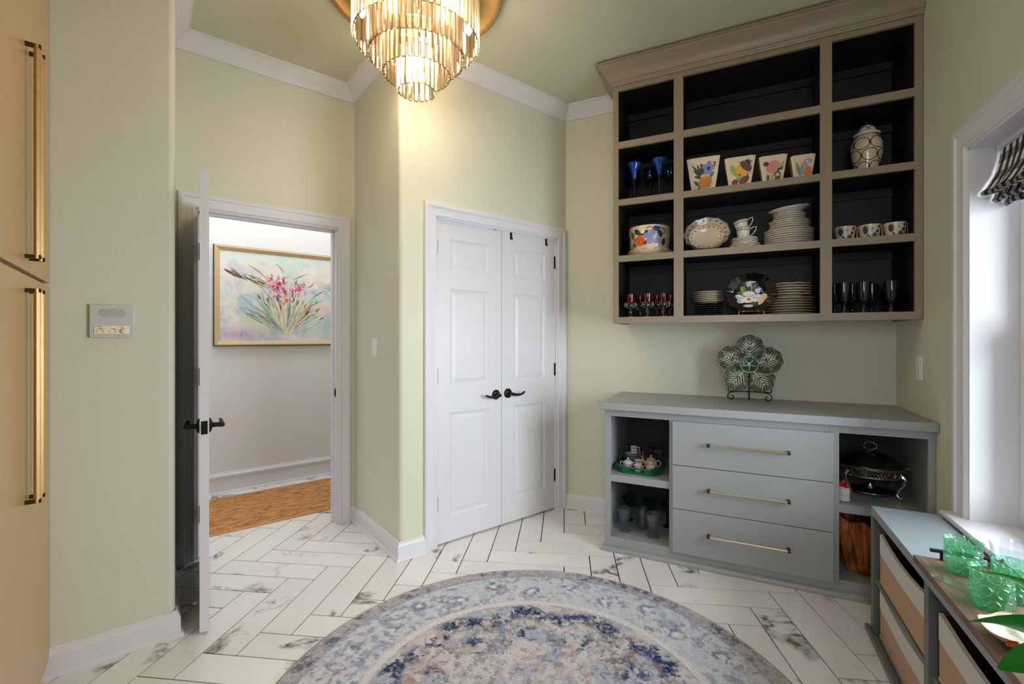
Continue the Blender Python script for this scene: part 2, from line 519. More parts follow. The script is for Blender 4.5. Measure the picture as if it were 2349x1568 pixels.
# ------------------------------------------------------------------ mesh builder
class MB:
    def __init__(self):
        self.v = []
        self.f = []
        self.c = []       # per face colours (painted meshes)
        self.uv = None

    def add(self, verts, faces, col=None):
        b = len(self.v)
        self.v += [tuple(p) for p in verts]
        for f in faces:
            self.f.append(tuple(i + b for i in f))
            self.c.append(col)
        return self

    def box(self, x0, x1, y0, y1, z0, z1):
        p = [(x0, y0, z0), (x1, y0, z0), (x1, y1, z0), (x0, y1, z0), (x0, y0, z1), (x1, y0, z1), (x1, y1, z1), (x0, y1, z1)]
        return self.add(p, [(0, 3, 2, 1), (4, 5, 6, 7), (0, 1, 5, 4), (1, 2, 6, 5), (2, 3, 7, 6), (3, 0, 4, 7)])

    def prism(self, poly, z0, z1):
        n = len(poly)
        p = [(x, y, z0) for x, y in poly] + [(x, y, z1) for x, y in poly]
        fs = [tuple(range(n - 1, -1, -1)), tuple(range(n, 2 * n))]
        fs += [(i, (i + 1) % n, n + (i + 1) % n, n + i) for i in range(n)]
        return self.add(p, fs)

    def lathe(self, prof, n=24, c=(0, 0, 0), mod=None, sx=1.0, sy=1.0, axis='z'):
        """prof: (radius, height) list; a radius of 0 closes the end"""
        b = []
        for i, (r, z) in enumerate(prof):
            if r <= 1e-6:
                b.append([(0, 0, z)])
            else:
                ring = []
                for k in range(n):
                    t = 2 * PI * k / n
                    q = mod(t, i, r, z) if mod else (1.0, 0.0)
                    rr = r * q[0]
                    ring.append((rr * math.cos(t) * sx, rr * math.sin(t) * sy, z + q[1]))
                b.append(ring)
        vs, idx = [], []
        for ring in b:
            idx.append((len(vs), len(ring)))
            vs += ring
        if axis == 'y':      # lathe axis pointing along -y (towards the room)
            vs = [(x, -z, y) for x, y, z in vs]
        elif axis == 'x':
            vs = [(z, y, -x) for x, y, z in vs]
        vs = [(x + c[0], y + c[1], z + c[2]) for x, y, z in vs]
        fs = []
        for (a, na), (d, nd) in zip(idx, idx[1:]):
            if na == 1 and nd == 1:
                continue
            if na == 1:
                fs += [(a, d + (k + 1) % n, d + k) for k in range(n)]
            elif nd == 1:
                fs += [(a + k, a + (k + 1) % n, d) for k in range(n)]
            else:
                fs += [(a + k, a + (k + 1) % n, d + (k + 1) % n, d + k) for k in range(n)]
        return self.add(vs, fs)

    def tube(self, pts, r, n=8, closed=False, cap=True, flat=1.0):
        pts = [Vector(p) for p in pts]
        m = len(pts)
        rr = r if isinstance(r, (list, tuple)) else [r] * m
        vs = []
        up = None
        for i, p in enumerate(pts):
            if closed:
                t = (pts[(i + 1) % m] - pts[i - 1]).normalized()
            else:
                t = (pts[min(i + 1, m - 1)] - pts[max(i - 1, 0)]).normalized()
            if up is None:
                up = Vector((0, 0, 1)) if abs(t.z) < 0.9 else Vector((1, 0, 0))
            a = t.cross(up)
            if a.length < 1e-5:
                a = t.cross(Vector((0.3, 0.9, 0.2)))
            a.normalize()
            b2 = a.cross(t).normalized()
            up = b2
            for k in range(n):
                q = 2 * PI * k / n
                vs.append(p + a * (math.cos(q) * rr[i]) + b2 * (math.sin(q) * rr[i] * flat))
        fs = []
        for i in range(m if closed else m - 1):
            j = (i + 1) % m
            fs += [(i * n + k, i * n + (k + 1) % n, j * n + (k + 1) % n, j * n + k) for k in range(n)]
        if cap and not closed:
            fs.append(tuple(range(n - 1, -1, -1)))
            fs.append(tuple((m - 1) * n + k for k in range(n)))
        return self.add(vs, fs)

    def ball(self, c, r, n=12, sz=1.0):
        prof = [(r * math.sin(PI * i / (n // 2)), -r * sz * math.cos(PI * i / (n // 2))) for i in range(n // 2 + 1)]
        prof[0] = (0, prof[0][1])
        prof[-1] = (0, prof[-1][1])
        return self.lathe(prof, n, c)

    def sweep(self, pts, N, prof, flip=False, closed_prof=True, ends=None):
        """pts: planar 3-D path, N: plane normal; profile (a along the mitred side vector, b along N)"""
        N = Vector(N)
        P = [Vector(p) for p in pts]
        dirs = [(P[i + 1] - P[i]).normalized() for i in range(len(P) - 1)]
        side = [(d.cross(N) if not flip else N.cross(d)).normalized() for d in dirs]
        rings = []
        for i, p in enumerate(P):
            if i == 0:
                m = side[0] if not ends or ends[0] is None else ends[0]
            elif i == len(P) - 1:
                m = side[-1] if not ends or ends[1] is None else ends[1]
            else:
                m = (side[i - 1] + side[i]) / (1 + side[i - 1].dot(side[i]))
            rings.append([p + m * a + N * b for a, b in prof])
        n = len(prof)
        vs = [q for r in rings for q in r]
        fs = []
        for i in range(len(P) - 1):
            for k in range(n if closed_prof else n - 1):
                l = (k + 1) % n
                fs.append((i * n + k, i * n + l, (i + 1) * n + l, (i + 1) * n + k))
        fs.append(tuple(range(n)))
        fs.append(tuple((len(P) - 1) * n + k for k in range(n - 1, -1, -1)))
        return self.add(vs, fs)

    def xf(self, mat):
        self.v = [tuple(mat @ Vector(p)) for p in self.v]
        return self

    def mesh(self, name, smooth=True, angle=35):
        me = bpy.data.meshes.new(name)
        me.from_pydata(self.v, [], self.f)
        if any(c is not None for c in self.c):
            at = me.color_attributes.new('Col', 'FLOAT_COLOR', 'CORNER')
            arr = []
            for f, c in zip(self.f, self.c):
                cc = lin(c) if c is not None else (1, 1, 1, 1)
                arr += list(cc) * len(f)
            at.data.foreach_set('color', arr)
        if self.uv is not None:
            ul = me.uv_layers.new(name='UVMap')
            arr = []
            for f in self.f:
                for i in f:
                    arr += list(self.uv[i])
            ul.data.foreach_set('uv', arr)
        bm = bmesh.new()
        bm.from_mesh(me)
        bmesh.ops.recalc_face_normals(bm, faces=bm.faces)
        bm.to_mesh(me)
        bm.free()
        if smooth:
            me.polygons.foreach_set('use_smooth', [True] * len(me.polygons))
            me.set_sharp_from_angle(angle=R(angle))
        me.update()
        return me


def obj(name, mb, mat, parent=None, fr=0.0, loc=(0, 0, 0), bev=0.0, smooth=True, angle=35, kind=None, label=None, wn=False):
    me = mb.mesh(name, smooth, angle) if isinstance(mb, MB) else mb
    if mat is not None and not me.materials:
        me.materials.append(mat)
    o = bpy.data.objects.new(name, me)
    COL.objects.link(o)
    o.parent = parent
    o.location = loc
    if parent is None:
        o.rotation_euler = (0, 0, fr)
    if bev > 0:
        b = o.modifiers.new('edge', 'BEVEL')
        b.width = bev
        b.segments = 2
        b.limit_method = 'ANGLE'
        b.angle_limit = R(40)
    if wn:
        q = o.modifiers.new('normals', 'WEIGHTED_NORMAL')
        q.keep_sharp = True
    if kind:
        o['kind'] = kind
    if label:
        o['label'] = label
    return o


def struct(name, mb, mat, fr=0.0, **kw):
    return obj(name, mb, mat, None, fr, kind='structure', **kw)


def tag(o, label, cat, group=None):
    o['label'] = label
    o['category'] = cat
    if group:
        o['group'] = group
    return o


def thing(name, label, cat, fr, s, d, z, rot=0.0, group=None):
    o = bpy.data.objects.new(name, None)
    COL.objects.link(o)
    o.empty_display_size = 0.05
    o.location = pos(fr, s, d, z)
    o.rotation_euler = (0, 0, fr + rot)
    return tag(o, label, cat, group)


def dup(root, fr, s, d, z, label, group=None, rot=0.0, scale=None):
    c = root.copy()
    COL.objects.link(c)
    c.location = pos(fr, s, d, z)
    c.rotation_euler = (0, 0, fr + rot)
    c['label'] = label
    if group:
        c['group'] = group
    if scale:
        c.scale = (scale,) * 3 if not isinstance(scale, tuple) else scale
    for ch in root.children:
        k = ch.copy()
        COL.objects.link(k)
        k.parent = c
        for g2 in ch.children:
            q = g2.copy()
            COL.objects.link(q)
            q.parent = k
    return c


ORD = ['first', 'second', 'third', 'fourth', 'fifth', 'sixth', 'seventh', 'eighth', 'ninth', 'tenth']


def arc(cx, cy, r, a0, a1, n):
    return [(cx + r * math.cos(R(a0 + (a1 - a0) * i / n)), cy + r * math.sin(R(a0 + (a1 - a0) * i / n))) for i in range(n + 1)]


class Paint:
    """flat painted motif: polygons in (u, v) laid on a surface by a mapping function"""
    def __init__(self):
        self.p = []

    def poly(self, pts, col):
        self.p.append((pts, col))

    def ell(self, u, v, a, b, col, rot=0, n=14):
        c, s = math.cos(R(rot)), math.sin(R(rot))
        self.poly([(u + a * math.cos(t) * c - b * math.sin(t) * s, v + a * math.cos(t) * s + b * math.sin(t) * c) for t in [2 * PI * i / n for i in range(n)]], col)

    def leaf(self, u0, v0, u1, v1, w, col, n=6):
        dx, dy = u1 - u0, v1 - v0
        a, b = [], []
        for i in range(n + 1):
            t = i / n
            k = w * math.sin(PI * t ** 0.8) * 0.5
            L = math.hypot(dx, dy) or 1
            a.append((u0 + dx * t - dy / L * k, v0 + dy * t + dx / L * k))
            b.append((u0 + dx * t + dy / L * k, v0 + dy * t - dx / L * k))
        self.poly(a + b[-2:0:-1], col)

    def stroke(self, pts, w, col):
        for (a, b) in zip(pts, pts[1:]):
            dx, dy = b[0] - a[0], b[1] - a[1]
            L = math.hypot(dx, dy) or 1
            nx, ny = -dy / L * w / 2, dx / L * w / 2
            self.poly([(a[0] + nx, a[1] + ny), (b[0] + nx, b[1] + ny), (b[0] - nx, b[1] - ny), (a[0] - nx, a[1] - ny)], col)

    def flower(self, u, v, r, col, mid, n=6, rot=0, midr=0.32):
        for i in range(n):
            t = R(rot + 360 * i / n)
            self.ell(u + 0.55 * r * math.cos(t), v + 0.55 * r * math.sin(t), r * 0.5, r * 0.40, col, math.degrees(t))
        self.ell(u, v, r * midr, r * midr, mid)

    def scallops(self, u0, u1, v, n, h, col):
        for i in range(n):
            w = (u1 - u0) / n
            c = u0 + (i + 0.5) * w
            self.poly([(c + w / 2 * math.cos(PI * k / 6), v + h * math.sin(PI * k / 6)) for k in range(7)], col)

    def build(self, name, mapper, parent, mat=None, lift=0.0004, step=0.00012, label=None):
        mb = MB()
        for k, (pts, col) in enumerate(self.p):
            cu = sum(p[0] for p in pts) / len(pts)
            cv = sum(p[1] for p in pts) / len(pts)
            off = lift + step * k
            vs = [mapper(cu, cv, off)] + [mapper(u, v, off) for u, v in pts]
            n = len(pts)
            mb.add(vs, [(0, 1 + i, 1 + (i + 1) % n) for i in range(n)], col)
        return obj(name, mb, mat or PAINT, parent, smooth=False, label=label)


# ------------------------------------------------------------------ room shell
CEIL = 3.045
big = [(-3.4, -2.4), (1.6, -2.4), (2.6, 2.0), (2.6, 5.6), (0.0, 6.2), (-3.4, 3.6)]
fl = struct('floor', MB().prism(big, -0.06, -0.006), GROUT)
struct('ceiling', MB().prism(big, CEIL, CEIL + 0.06), CEILM)

# herringbone tiles, each one a piece of the floor
TH = R(-6.5)
TW, TL, GAP = 0.1482, 4 * 0.1482, 0.0058
U0, V0 = 0.0, -0.047


def tile_mesh(L, W, name):
    g = GAP / 2
    m = MB().box(-L / 2 + g, L / 2 - g, -W / 2 + g, W / 2 - g, -0.009, 0.0)
    return m.mesh(name, False)


tm = tile_mesh(TL, TW, 'tile')
tm.materials.append(TILE)
cT, sT = math.cos(TH), math.sin(TH)
cand = []
for j in range(-6, 46):
    for k in range(-6, 7):
        i0 = j + 3 + 8 * k            # horizontal tile starts
        u, v = (i0 + 2) * TW + U0, (j + 0.5) * TW + V0
        cand.append((u, v, 0.0))
        # vertical tile: column i, starts at row j
        i = j + 3 + 8 * k + 4
        u2, v2 = (i + 0.5) * TW + U0, (j - 3 + 2) * TW + V0
        cand.append((u2, v2, PI / 2))
keep = []
for u, v, a in cand:
    x, y = cT * u - sT * v, sT * u + cT * v
    if y < 0.75:
        continue
    sb, db = x * math.cos(FB) + y * math.sin(FB), -x * math.sin(FB) + y * math.cos(FB)
    sa, da = x * math.cos(FA) + y * math.sin(FA), -x * math.sin(FA) + y * math.cos(FA)
    if sa > 1.05 or da > 3.55 or db > 4.75 or sb < -1.0:
        continue
    if db > 2.75 and sb > 1.75:
        continue
    if abs(x / max(y, 0.1)) > 1.45:
        continue
    if math.hypot(x - 0.083, y - 1.576) < 0.66:
        continue
    if sb < -0.2 and db > 2.75:
        continue
    keep.append((y, x, a))
keep.sort()
for y, x, a in keep[:298]:
    t = bpy.data.objects.new('tile', tm)
    COL.objects.link(t)
    t.parent = fl
    t.location = (x, y, 0)
    t.rotation_euler = (0, 0, TH + a + (PI if random.random() < 0.5 else 0))
TILES_N = len(keep)
rest = MB()
for y, x, a in keep[298:]:
    q = MB().box(-TL / 2 + GAP / 2, TL / 2 - GAP / 2, -TW / 2 + GAP / 2, TW / 2 - GAP / 2, -0.009, 0)
    q.xf(Matrix.Translation((x, y, 0)) @ Matrix.Rotation(TH + a, 4, 'Z'))
    rest.add(q.v, q.f)
if keep[298:]:
    obj('far_tiles', rest, TILE, fl, kind='stuff', smooth=False)

# walls (frame B: s along the door walls, d = distance back from the camera line)
DL, DD, DC = 2.485, 3.25, 2.505       # left wall, hall-door wall, closet wall
SJ = 1.147                            # jog wall
SR = 0.09                             # return wall
struct('wall_left', MB().box(-2.3, 0.0, DL, DL + 0.12, 0, CEIL), GREEN, FB)
rc = 0.028
struct('wall_return', MB().prism([(0.0, DL + 0.0)] + [(SR - rc + rc * math.sin(R(a)), DL + rc - rc * math.cos(R(a))) for a in range(0, 91, 15)] + [(SR, DD + 0.02), (0.0, DD + 0.02)], 0, CEIL), GREEN, FB, wn=True)
HO0, HO1, HOZ = 0.212, 1.030, 2.052   # hall door opening
w = MB()
w.box(-1.6, HO0, DD, DD + 0.12, 0, CEIL).box(HO1, 3.3, DD, DD + 0.12, 0, CEIL).box(HO0, HO1, DD, DD + 0.12, HOZ, CEIL)
struct('wall_hall_door', w, GREEN, FB)
struct('wall_jog', MB().prism([(SJ, DD + 0.02), (SJ, DC + rc)] + [(SJ + rc - rc * math.cos(R(a)), DC + rc - rc * math.sin(R(a))) for a in range(15, 91, 15)] + [(SJ + 0.10, DC), (SJ + 0.10, DD + 0.02)], 0, CEIL), GREEN, FB, wn=True)
CO0, CO1, COZ = 1.385, 2.420, 2.046   # closet opening
w = MB()
w.box(SJ + 0.10, CO0, DC, DC + 0.12, 0, CEIL).box(CO1, 2.72, DC, DC + 0.12, 0, CEIL).box(CO0, CO1, DC, DC + 0.12, COZ, CEIL)
struct('wall_closet', w, GREEN, FB)
SB = 3.357                            # back wall (frame A)
struct('wall_back', MB().box(-1.45, 0.99, SB, SB + 0.12, 0, CEIL), GREEN, FA)
SW = 0.857                            # right wall
WO0, WO1, WZ0, WZ1 = 1.22, 2.455, 0.565, 2.062
w = MB()
w.box(SW, SW + 0.15, WO1, SB + 0.1, 0, CEIL).box(SW, SW + 0.15, -2.3, WO0, 0, CEIL)
w.box(SW, SW + 0.15, WO0, WO1, 0, WZ0 - 0.02).box(SW, SW + 0.15, WO0, WO1, WZ1, CEIL)
struct('wall_right', w, GREEN, FA)
struct('wall_rear', MB().box(-3.4, 0.9, -2.35, -2.23, 0, CEIL), GREEN)
struct('wall_kitchen', MB().box(-3.4, -3.28, -2.4, 1.2, 0, CEIL), GREEN)
DH = 4.505
struct('wall_hall', MB().box(-1.6, 3.3, DH, DH + 0.1, 0, CEIL), HALLW, FB)
struct('wall_hall_left', MB().box(-1.1, -1.0, DD + 0.12, DH, 0, CEIL), HALLW, FB)
struct('wall_hall_right', MB().box(2.6, 2.7, DD + 0.12, DH, 0, CEIL), HALLW, FB)

# crown, baseboards: one mitred path, one piece per wall
path = [pos(FB, -0.9, DL), pos(FB, SR, DL), pos(FB, SR, DD), pos(FB, SJ, DD), pos(FB, SJ, DC), None, pos(FA, -0.70, SB)]
# corner of the closet wall with the back wall
a1 = Vector(pos(FB, SJ, DC)); u1 = Vector((math.cos(FB), math.sin(FB), 0))
a2 = Vector(pos(FA, 0, SB)); u2 = Vector((math.cos(FA), math.sin(FA), 0))
den = u1.x * -u2.y + u2.x * u1.y
tt = ((a2.x - a1.x) * -u2.y + u2.x * (a2.y - a1.y)) / den
path[5] = tuple(a1 + u1 * tt)
path = [Vector(p) for p in path]


def run_pieces(names, prof, z0, mat, path, closed_last=None):
    dirs = [(path[i + 1] - path[i]).normalized() for i in range(len(path) - 1)]
    side = [Vector((d.y, -d.x, 0)) for d in dirs]
    mit = [side[0]] + [(side[i - 1] + side[i]) / (1 + side[i - 1].dot(side[i])) for i in range(1, len(dirs))] + [side[-1]]
    for i, nm in enumerate(names):
        if nm is None:
            continue
        mb = MB()
        n = len(prof)
        vs = []
        for e in (0, 1):
            for a, b in prof:
                q = path[i + e] + mit[i + e] * a
                vs.append((q.x, q.y, z0 + b))
        fs = [(k, (k + 1) % n, n + (k + 1) % n, n + k) for k in range(n)] + [tuple(range(n)), tuple(range(2 * n - 1, n - 1, -1))]
        mb.add(vs, fs)
        struct(nm, mb, mat, angle=25)


CROWN = [(0, 0), (0.014, 0.0), (0.016, 0.010), (0.022, 0.016), (0.026, 0.024), (0.034, 0.034), (0.050, 0.046), (0.066, 0.060), (0.076, 0.070), (0.080, 0.074), (0.090, 0.076), (0.092, 0.0895), (0, 0.0895)]
run_pieces(['trim_1', 'trim_2', 'trim_3', 'trim_4', 'trim_5', 'trim_6'], CROWN, CEIL - 0.0895, WHITE, path)
rw = [Vector(pos(FA, SW, 3.0)), Vector(pos(FA, SW, 0.2))]
run_pieces(['trim_7'], CROWN, CEIL - 0.0895, WHITE, rw)
BASE = [(0, 0), (0.030, 0), (0.030, 0.006), (0.027, 0.013), (0.018, 0.018), (0.018, 0.080), (0.015, 0.084), (0.013, 0.090), (0.009, 0.096), (0.009, 0.102), (0.004, 0.107), (0, 0.107)]
pb = [Vector(pos(FB, -0.32, DL))] + path[1:3] + [Vector(pos(FB, 0.13, DD))]
run_pieces(['baseboard_left', 'baseboard_return', 'baseboard_hall_door'], BASE, 0, WHITE, pb)
pb = [Vector(pos(FB, 1.112, DD)), path[3], path[4], Vector(pos(FB, 1.309, DC))]
run_pieces(['baseboard_door_side', 'baseboard_jog', 'baseboard_closet'], BASE, 0, WHITE, pb)
pb = [path[5], Vector(pos(FA, -0.71, SB))]
run_pieces(['baseboard_back'], BASE, 0, WHITE, pb)
HBASE = [(0, 0), (0.030, 0), (0.028, 0.014), (0.018, 0.018), (0.018, 0.128), (0.024, 0.132), (0.024, 0.150), (0.012, 0.158), (0.010, 0.168), (0, 0.170)]
run_pieces(['baseboard_hall'], HBASE, 0, WHITE, [Vector(pos(FB, -1.0, DH)), Vector(pos(FB, 2.6, DH))])

# door casings
CAS = [(0, 0), (0, 0.010), (0.006, 0.015), (0.016, 0.015), (0.018, 0.012), (0.052, 0.017), (0.056, 0.023), (0.070, 0.024), (0.074, 0.021), (0.080, 0.021), (0.082, 0.016), (0.082, 0)]


def casing(name, s0, s1, z1, d, prof=CAS, jd=0.12, jamb=True):
    mb = MB()
    mb.sweep([(s0, d, 0), (s0, d, z1), (s1, d, z1), (s1, d, 0)], (0, -1, 0), prof, flip=True)
    o = struct(name, mb, WHITE, FB, angle=25)
    if jamb:
        j = MB()
        j.box(s0 - 0.001, s0 + 0.012, d - 0.002, d + jd, 0, z1).box(s1 - 0.012, s1 + 0.001, d - 0.002, d + jd, 0, z1).box(s0, s1, d - 0.002, d + jd, z1 - 0.012, z1 + 0.001)
        j.box(s0 + 0.012, s0 + 0.024, d + 0.048, d + 0.085, 0, z1 - 0.012).box(s1 - 0.024, s1 - 0.012, d + 0.048, d + 0.085, 0, z1 - 0.012).box(s0, s1, d + 0.048, d + 0.085, z1 - 0.024, z1 - 0.012)
        obj('jamb', j, WHITE, o)
    return o


casing('trim_8', HO0, HO1, HOZ + 0.008, DD)
casing('trim_9', CO0, CO1, COZ, DC)


# doors
def door_leaf(name, wid, hgt, th, panels, fr_loc, rotz, parts_front=True, hinges=(), hinge_side=0):
    """local: x 0..wid, y 0 (front, towards the room) .. th, z from the floor"""
    fr = MB()
    xs = sorted({0.0, wid} | {p[0] for p in panels} | {p[1] for p in panels})
    zs = sorted({0.012, hgt} | {p[2] for p in panels} | {p[3] for p in panels})
    for i in range(len(xs) - 1):
        for j in range(len(zs) - 1):
            cx_, cz_ = (xs[i] + xs[i + 1]) / 2, (zs[j] + zs[j + 1]) / 2
            hole = any(p[0] < cx_ < p[1] and p[2] < cz_ < p[3] for p in panels)
            if not hole:
                fr.add([(xs[i], 0, zs[j]), (xs[i + 1], 0, zs[j]), (xs[i + 1], 0, zs[j + 1]), (xs[i], 0, zs[j + 1])], [(0, 1, 2, 3)])
    x0, x1, z0, z1 = 0, wid, 0.012, hgt
    fr.add([(x0, 0, z0), (x1, 0, z0), (x1, th, z0), (x0, th, z0), (x0, 0, z1), (x1, 0, z1), (x1, th, z1), (x0, th, z1)],
           [(0, 3, 2, 1), (4, 5, 6, 7), (1, 2, 6, 5), (3, 0, 4, 7), (2, 3, 7, 6)])
    o = struct(name, fr, DOORM, smooth=False)
    o.location = fr_loc
    o.rotation_euler = (0, 0, rotz)
    for (a, b, c, d) in panels:
        pm = MB()
        rings = [(0, 0), (0.004, 0.004), (0.014, 0.009), (0.020, 0.009), (0.044, 0.003), (0.047, 0.003)]
        vs = []
        for ins, dep in rings:
            vs += [(a + ins, dep, c + ins), (b - ins, dep, c + ins), (b - ins, dep, d - ins), (a + ins, dep, d - ins)]
        fs = []
        for r in range(len(rings) - 1):
            for k in range(4):
                fs.append((r * 4 + k, r * 4 + (k + 1) % 4, (r + 1) * 4 + (k + 1) % 4, (r + 1) * 4 + k))
        L = (len(rings) - 1) * 4
        fs.append((L, L + 1, L + 2, L + 3))
        pm.add(vs, fs)
        obj('panel', pm, DOORM, o, smooth=False)
    hx = 0.0 if hinge_side == 0 else wid
    for hz in hinges:
        h = MB()
        h.tube([(hx, -0.006, hz - 0.048), (hx, -0.006, hz + 0.048)], 0.0065, 10)
        h.box(hx - 0.014, hx + 0.014, -0.003, 0.001, hz - 0.046, hz + 0.046)
        h.ball((hx, -0.006, hz + 0.050), 0.005, 8).ball((hx, -0.006, hz - 0.050), 0.005, 8)
        obj('hinge', h, BRONZE, o, label='black hinge')
    return o


def lever(parent, x, z, direction, y=0.0, sgn=-1, length=0.115):
    m = MB()
    m.lathe([(0.0, 0.012), (0.018, 0.012), (0.024, 0.010), (0.030, 0.006), (0.0335, 0.004), (0.0335, 0.0), (0, 0.0)], 24, (x, y, z), axis='y')
    m.lathe([(0.0, 0.052), (0.011, 0.050), (0.0125, 0.040), (0.0105, 0.030), (0.012, 0.012), (0.012, 0.0)], 16, (x, y, z), axis='y')
    pts = [(x, y - 0.045, z)]
    for i in range(1, 9):
        t = i / 8
        pts.append((x + direction * length * t, y - 0.045 - 0.010 * math.sin(PI * t), z - 0.012 * math.sin(PI * t * 0.9) + 0.010 * t * t))
    m.tube(pts, [0.0115, 0.0115, 0.0105, 0.009, 0.008, 0.0075, 0.0075, 0.008, 0.0065], 10)
    if sgn > 0:
        m.v = [(vx, 2 * y - vy, vz) for vx, vy, vz in m.v]
    return obj('door_handle', m, BRONZE, parent, label='black lever handle')


pl = [(0.105, 0.402, 1.718, 1.923), (0.105, 0.402, 0.992, 1.609), (0.105, 0.402, 0.170, 0.822)]
d2 = door_leaf('door_2', 0.511, 2.034, 0.035, pl, pos(FB, 1.3915, DC + 0.012), FB, hinges=(1.861, 1.059, 0.261), hinge_side=0)
lever(d2, 0.463, 0.910, -1)
d3 = door_leaf('door_3', 0.508, 2.034, 0.035, pl, pos(FB, 1.9055, DC + 0.012), FB, hinges=(1.865, 1.059, 0.262), hinge_side=1)
lever(d3, 0.052, 0.912, 1)
# open hall door: hinged on the left jamb, swung into the room a little past square
h0, h1 = Vector((0.250, 3.222)), Vector((0.184, 2.410))
dd = h1 - h0
ang = math.atan2(dd.y, dd.x)
pw = dd.length
pl1 = [(0.115, 0.36, 1.718, 1.923), (0.115, 0.36, 0.992, 1.609), (0.115, 0.36, 0.170, 0.822), (0.455, pw - 0.115, 1.718, 1.923), (0.455, pw - 0.115, 0.992, 1.609), (0.455, pw - 0.115, 0.170, 0.822)]
d1 = door_leaf('door_1', pw, 2.034, 0.035, pl1, pos(FB, h0.x - 0.012, h0.y), FB + ang, hinges=(1.80, 1.07, 0.27), hinge_side=0)
lever(d1, pw - 0.060, 0.905, -1, 0.0, -1)
lever(d1, pw - 0.060, 0.905, -1, 0.035, 1)
lt = MB().box(pw - 0.0005, pw + 0.0015, 0.0055, 0.0295, 0.905 - 0.029, 0.905 + 0.029)
lt.box(pw, pw + 0.010, 0.011, 0.024, 0.895, 0.915)
obj('latch_plate', lt, BRONZE, d1, label='black latch plate on door edge')
st = MB().box(HO1 - 0.0135, HO1 - 0.011, DD + 0.008, DD + 0.034, 0.885, 0.945)
st.box(HO1 - 0.017, HO1 - 0.012, DD + 0.014, DD + 0.028, 0.90, 0.93)
struct('trim_10', st, BRONZE, FB)
for (s, lab) in ((1.985, 'black hook strap over closet door edge beside the door meeting line'), (2.318, 'black hook strap over closet door edge near the back corner')):
    hk = MB()
    hk.box(-0.008, 0.008, -0.004, 0.0, -0.050, 0.004).box(-0.012, 0.008, -0.004, 0.030, 0.0015, 0.0045)
    hk.tube([(0, -0.003, -0.048), (0, -0.012, -0.052), (0, -0.020, -0.044)], 0.004, 8)
    if s < 2.2:
        hk.box(-0.045, 0.0, -0.006, 0.0, 0.002, 0.007)
    o = obj('door_hook', hk, BLACK, None, FB, pos(FB, s, DC + 0.012, 2.036))
    tag(o, lab, 'hook')
o = obj('door_catch', MB().box(-0.020, 0.020, -0.007, 0.010, 0.001, 0.008).box(-0.008, 0.008, -0.009, 0.004, -0.004, 0.003), BLACK, None, FB, pos(FB, 1.845, DC + 0.012, 2.036), bev=0.001)
tag(o, 'flat black catch on top of the closet leaf nearer the hall', 'catch')
ds = thing('door_stop', 'thin brass door stop with white rubber tip on baseboard behind open door', 'door stop', FB, SR + 0.018, 2.60, 0.058)
sp = MB()
sp.tube([(0.002 + 0.05 * i / 60, 0.004 * math.cos(i * 1.25), 0.004 * math.sin(i * 1.25)) for i in range(61)], 0.0013, 5)
sp.lathe([(0, 0.004), (0.009, 0.003), (0.009, 0), (0, 0)], 12, (0, 0, 0), axis='x')
obj('spring', sp, EASELB, ds)
obj('rubber_tip', MB().lathe([(0, 0), (0.006, 0), (0.007, 0.006), (0.006, 0.014), (0, 0.015)], 12, (0.052, 0, 0), axis='x'), PLASTIC, ds)

# window in the right wall
cw = MB()
cw.sweep([(SW, WO1, WZ0 - 0.0), (SW, WO1, WZ1), (SW, WO0, WZ1), (SW, WO0, WZ0)], (-1, 0, 0), [(a * 1.22, b) for a, b in CAS], flip=True)
struct('trim_11', cw, WHITE, FA, angle=25)
win = struct('window_1', MB().box(SW - 0.002, SW + 0.16, WO1 - 0.012, WO1 + 0.001, WZ0, WZ1).box(SW - 0.002, SW + 0.16, WO0 - 0.001, WO0 + 0.012, WZ0, WZ1).box(SW - 0.002, SW + 0.16, WO0, WO1, WZ1 - 0.012, WZ1 + 0.001), WHITE, FA)
sill = MB()
prof = [(SW + 0.16, WZ0 - 0.020), (0.800, WZ0 - 0.020), (0.793, WZ0 - 0.016), (0.789, WZ0 - 0.008), (0.790, WZ0), (0.796, WZ0 + 0.005), (SW + 0.16, WZ0 + 0.005)]
n_ = len(prof)
sill.add([(x, 1.08, z) for x, z in prof] + [(x, 2.535, z) for x, z in prof], [(k, (k + 1) % n_, n_ + (k + 1) % n_, n_ + k) for k in range(n_)] + [tuple(range(n_)), tuple(range(2 * n_ - 1, n_ - 1, -1))])
obj('window_sill', sill, WHITE, win)
SX = 1.0
sash = MB()
sash.box(SX, SX + 0.035, WO1 - 0.050, WO1 - 0.012, WZ0, WZ1).box(SX, SX + 0.035, WO0 + 0.012, WO0 + 0.050, WZ0, WZ1).box(SX, SX + 0.035, WO0, WO1, WZ0, WZ0 + 0.035).box(SX, SX + 0.035, WO0, WO1, WZ1 - 0.04, WZ1)
obj('window_frame', sash, VINYL, win, bev=0.003)
ls = MB()
ls.box(SX - 0.004, SX + 0.028, WO1 - 0.092, WO1 - 0.050, WZ0 + 0.03, 1.335).box(SX - 0.004, SX + 0.028, WO0 + 0.050, WO0 + 0.092, WZ0 + 0.03, 1.335).box(SX - 0.004, SX + 0.028, WO0 + 0.05, WO1 - 0.05, WZ0 + 0.03, WZ0 + 0.085).box(SX - 0.004, SX + 0.028, WO0 + 0.05, WO1 - 0.05, 1.29, 1.335)
obj('lower_sash', ls, VINYL, win, bev=0.003)
us = MB()
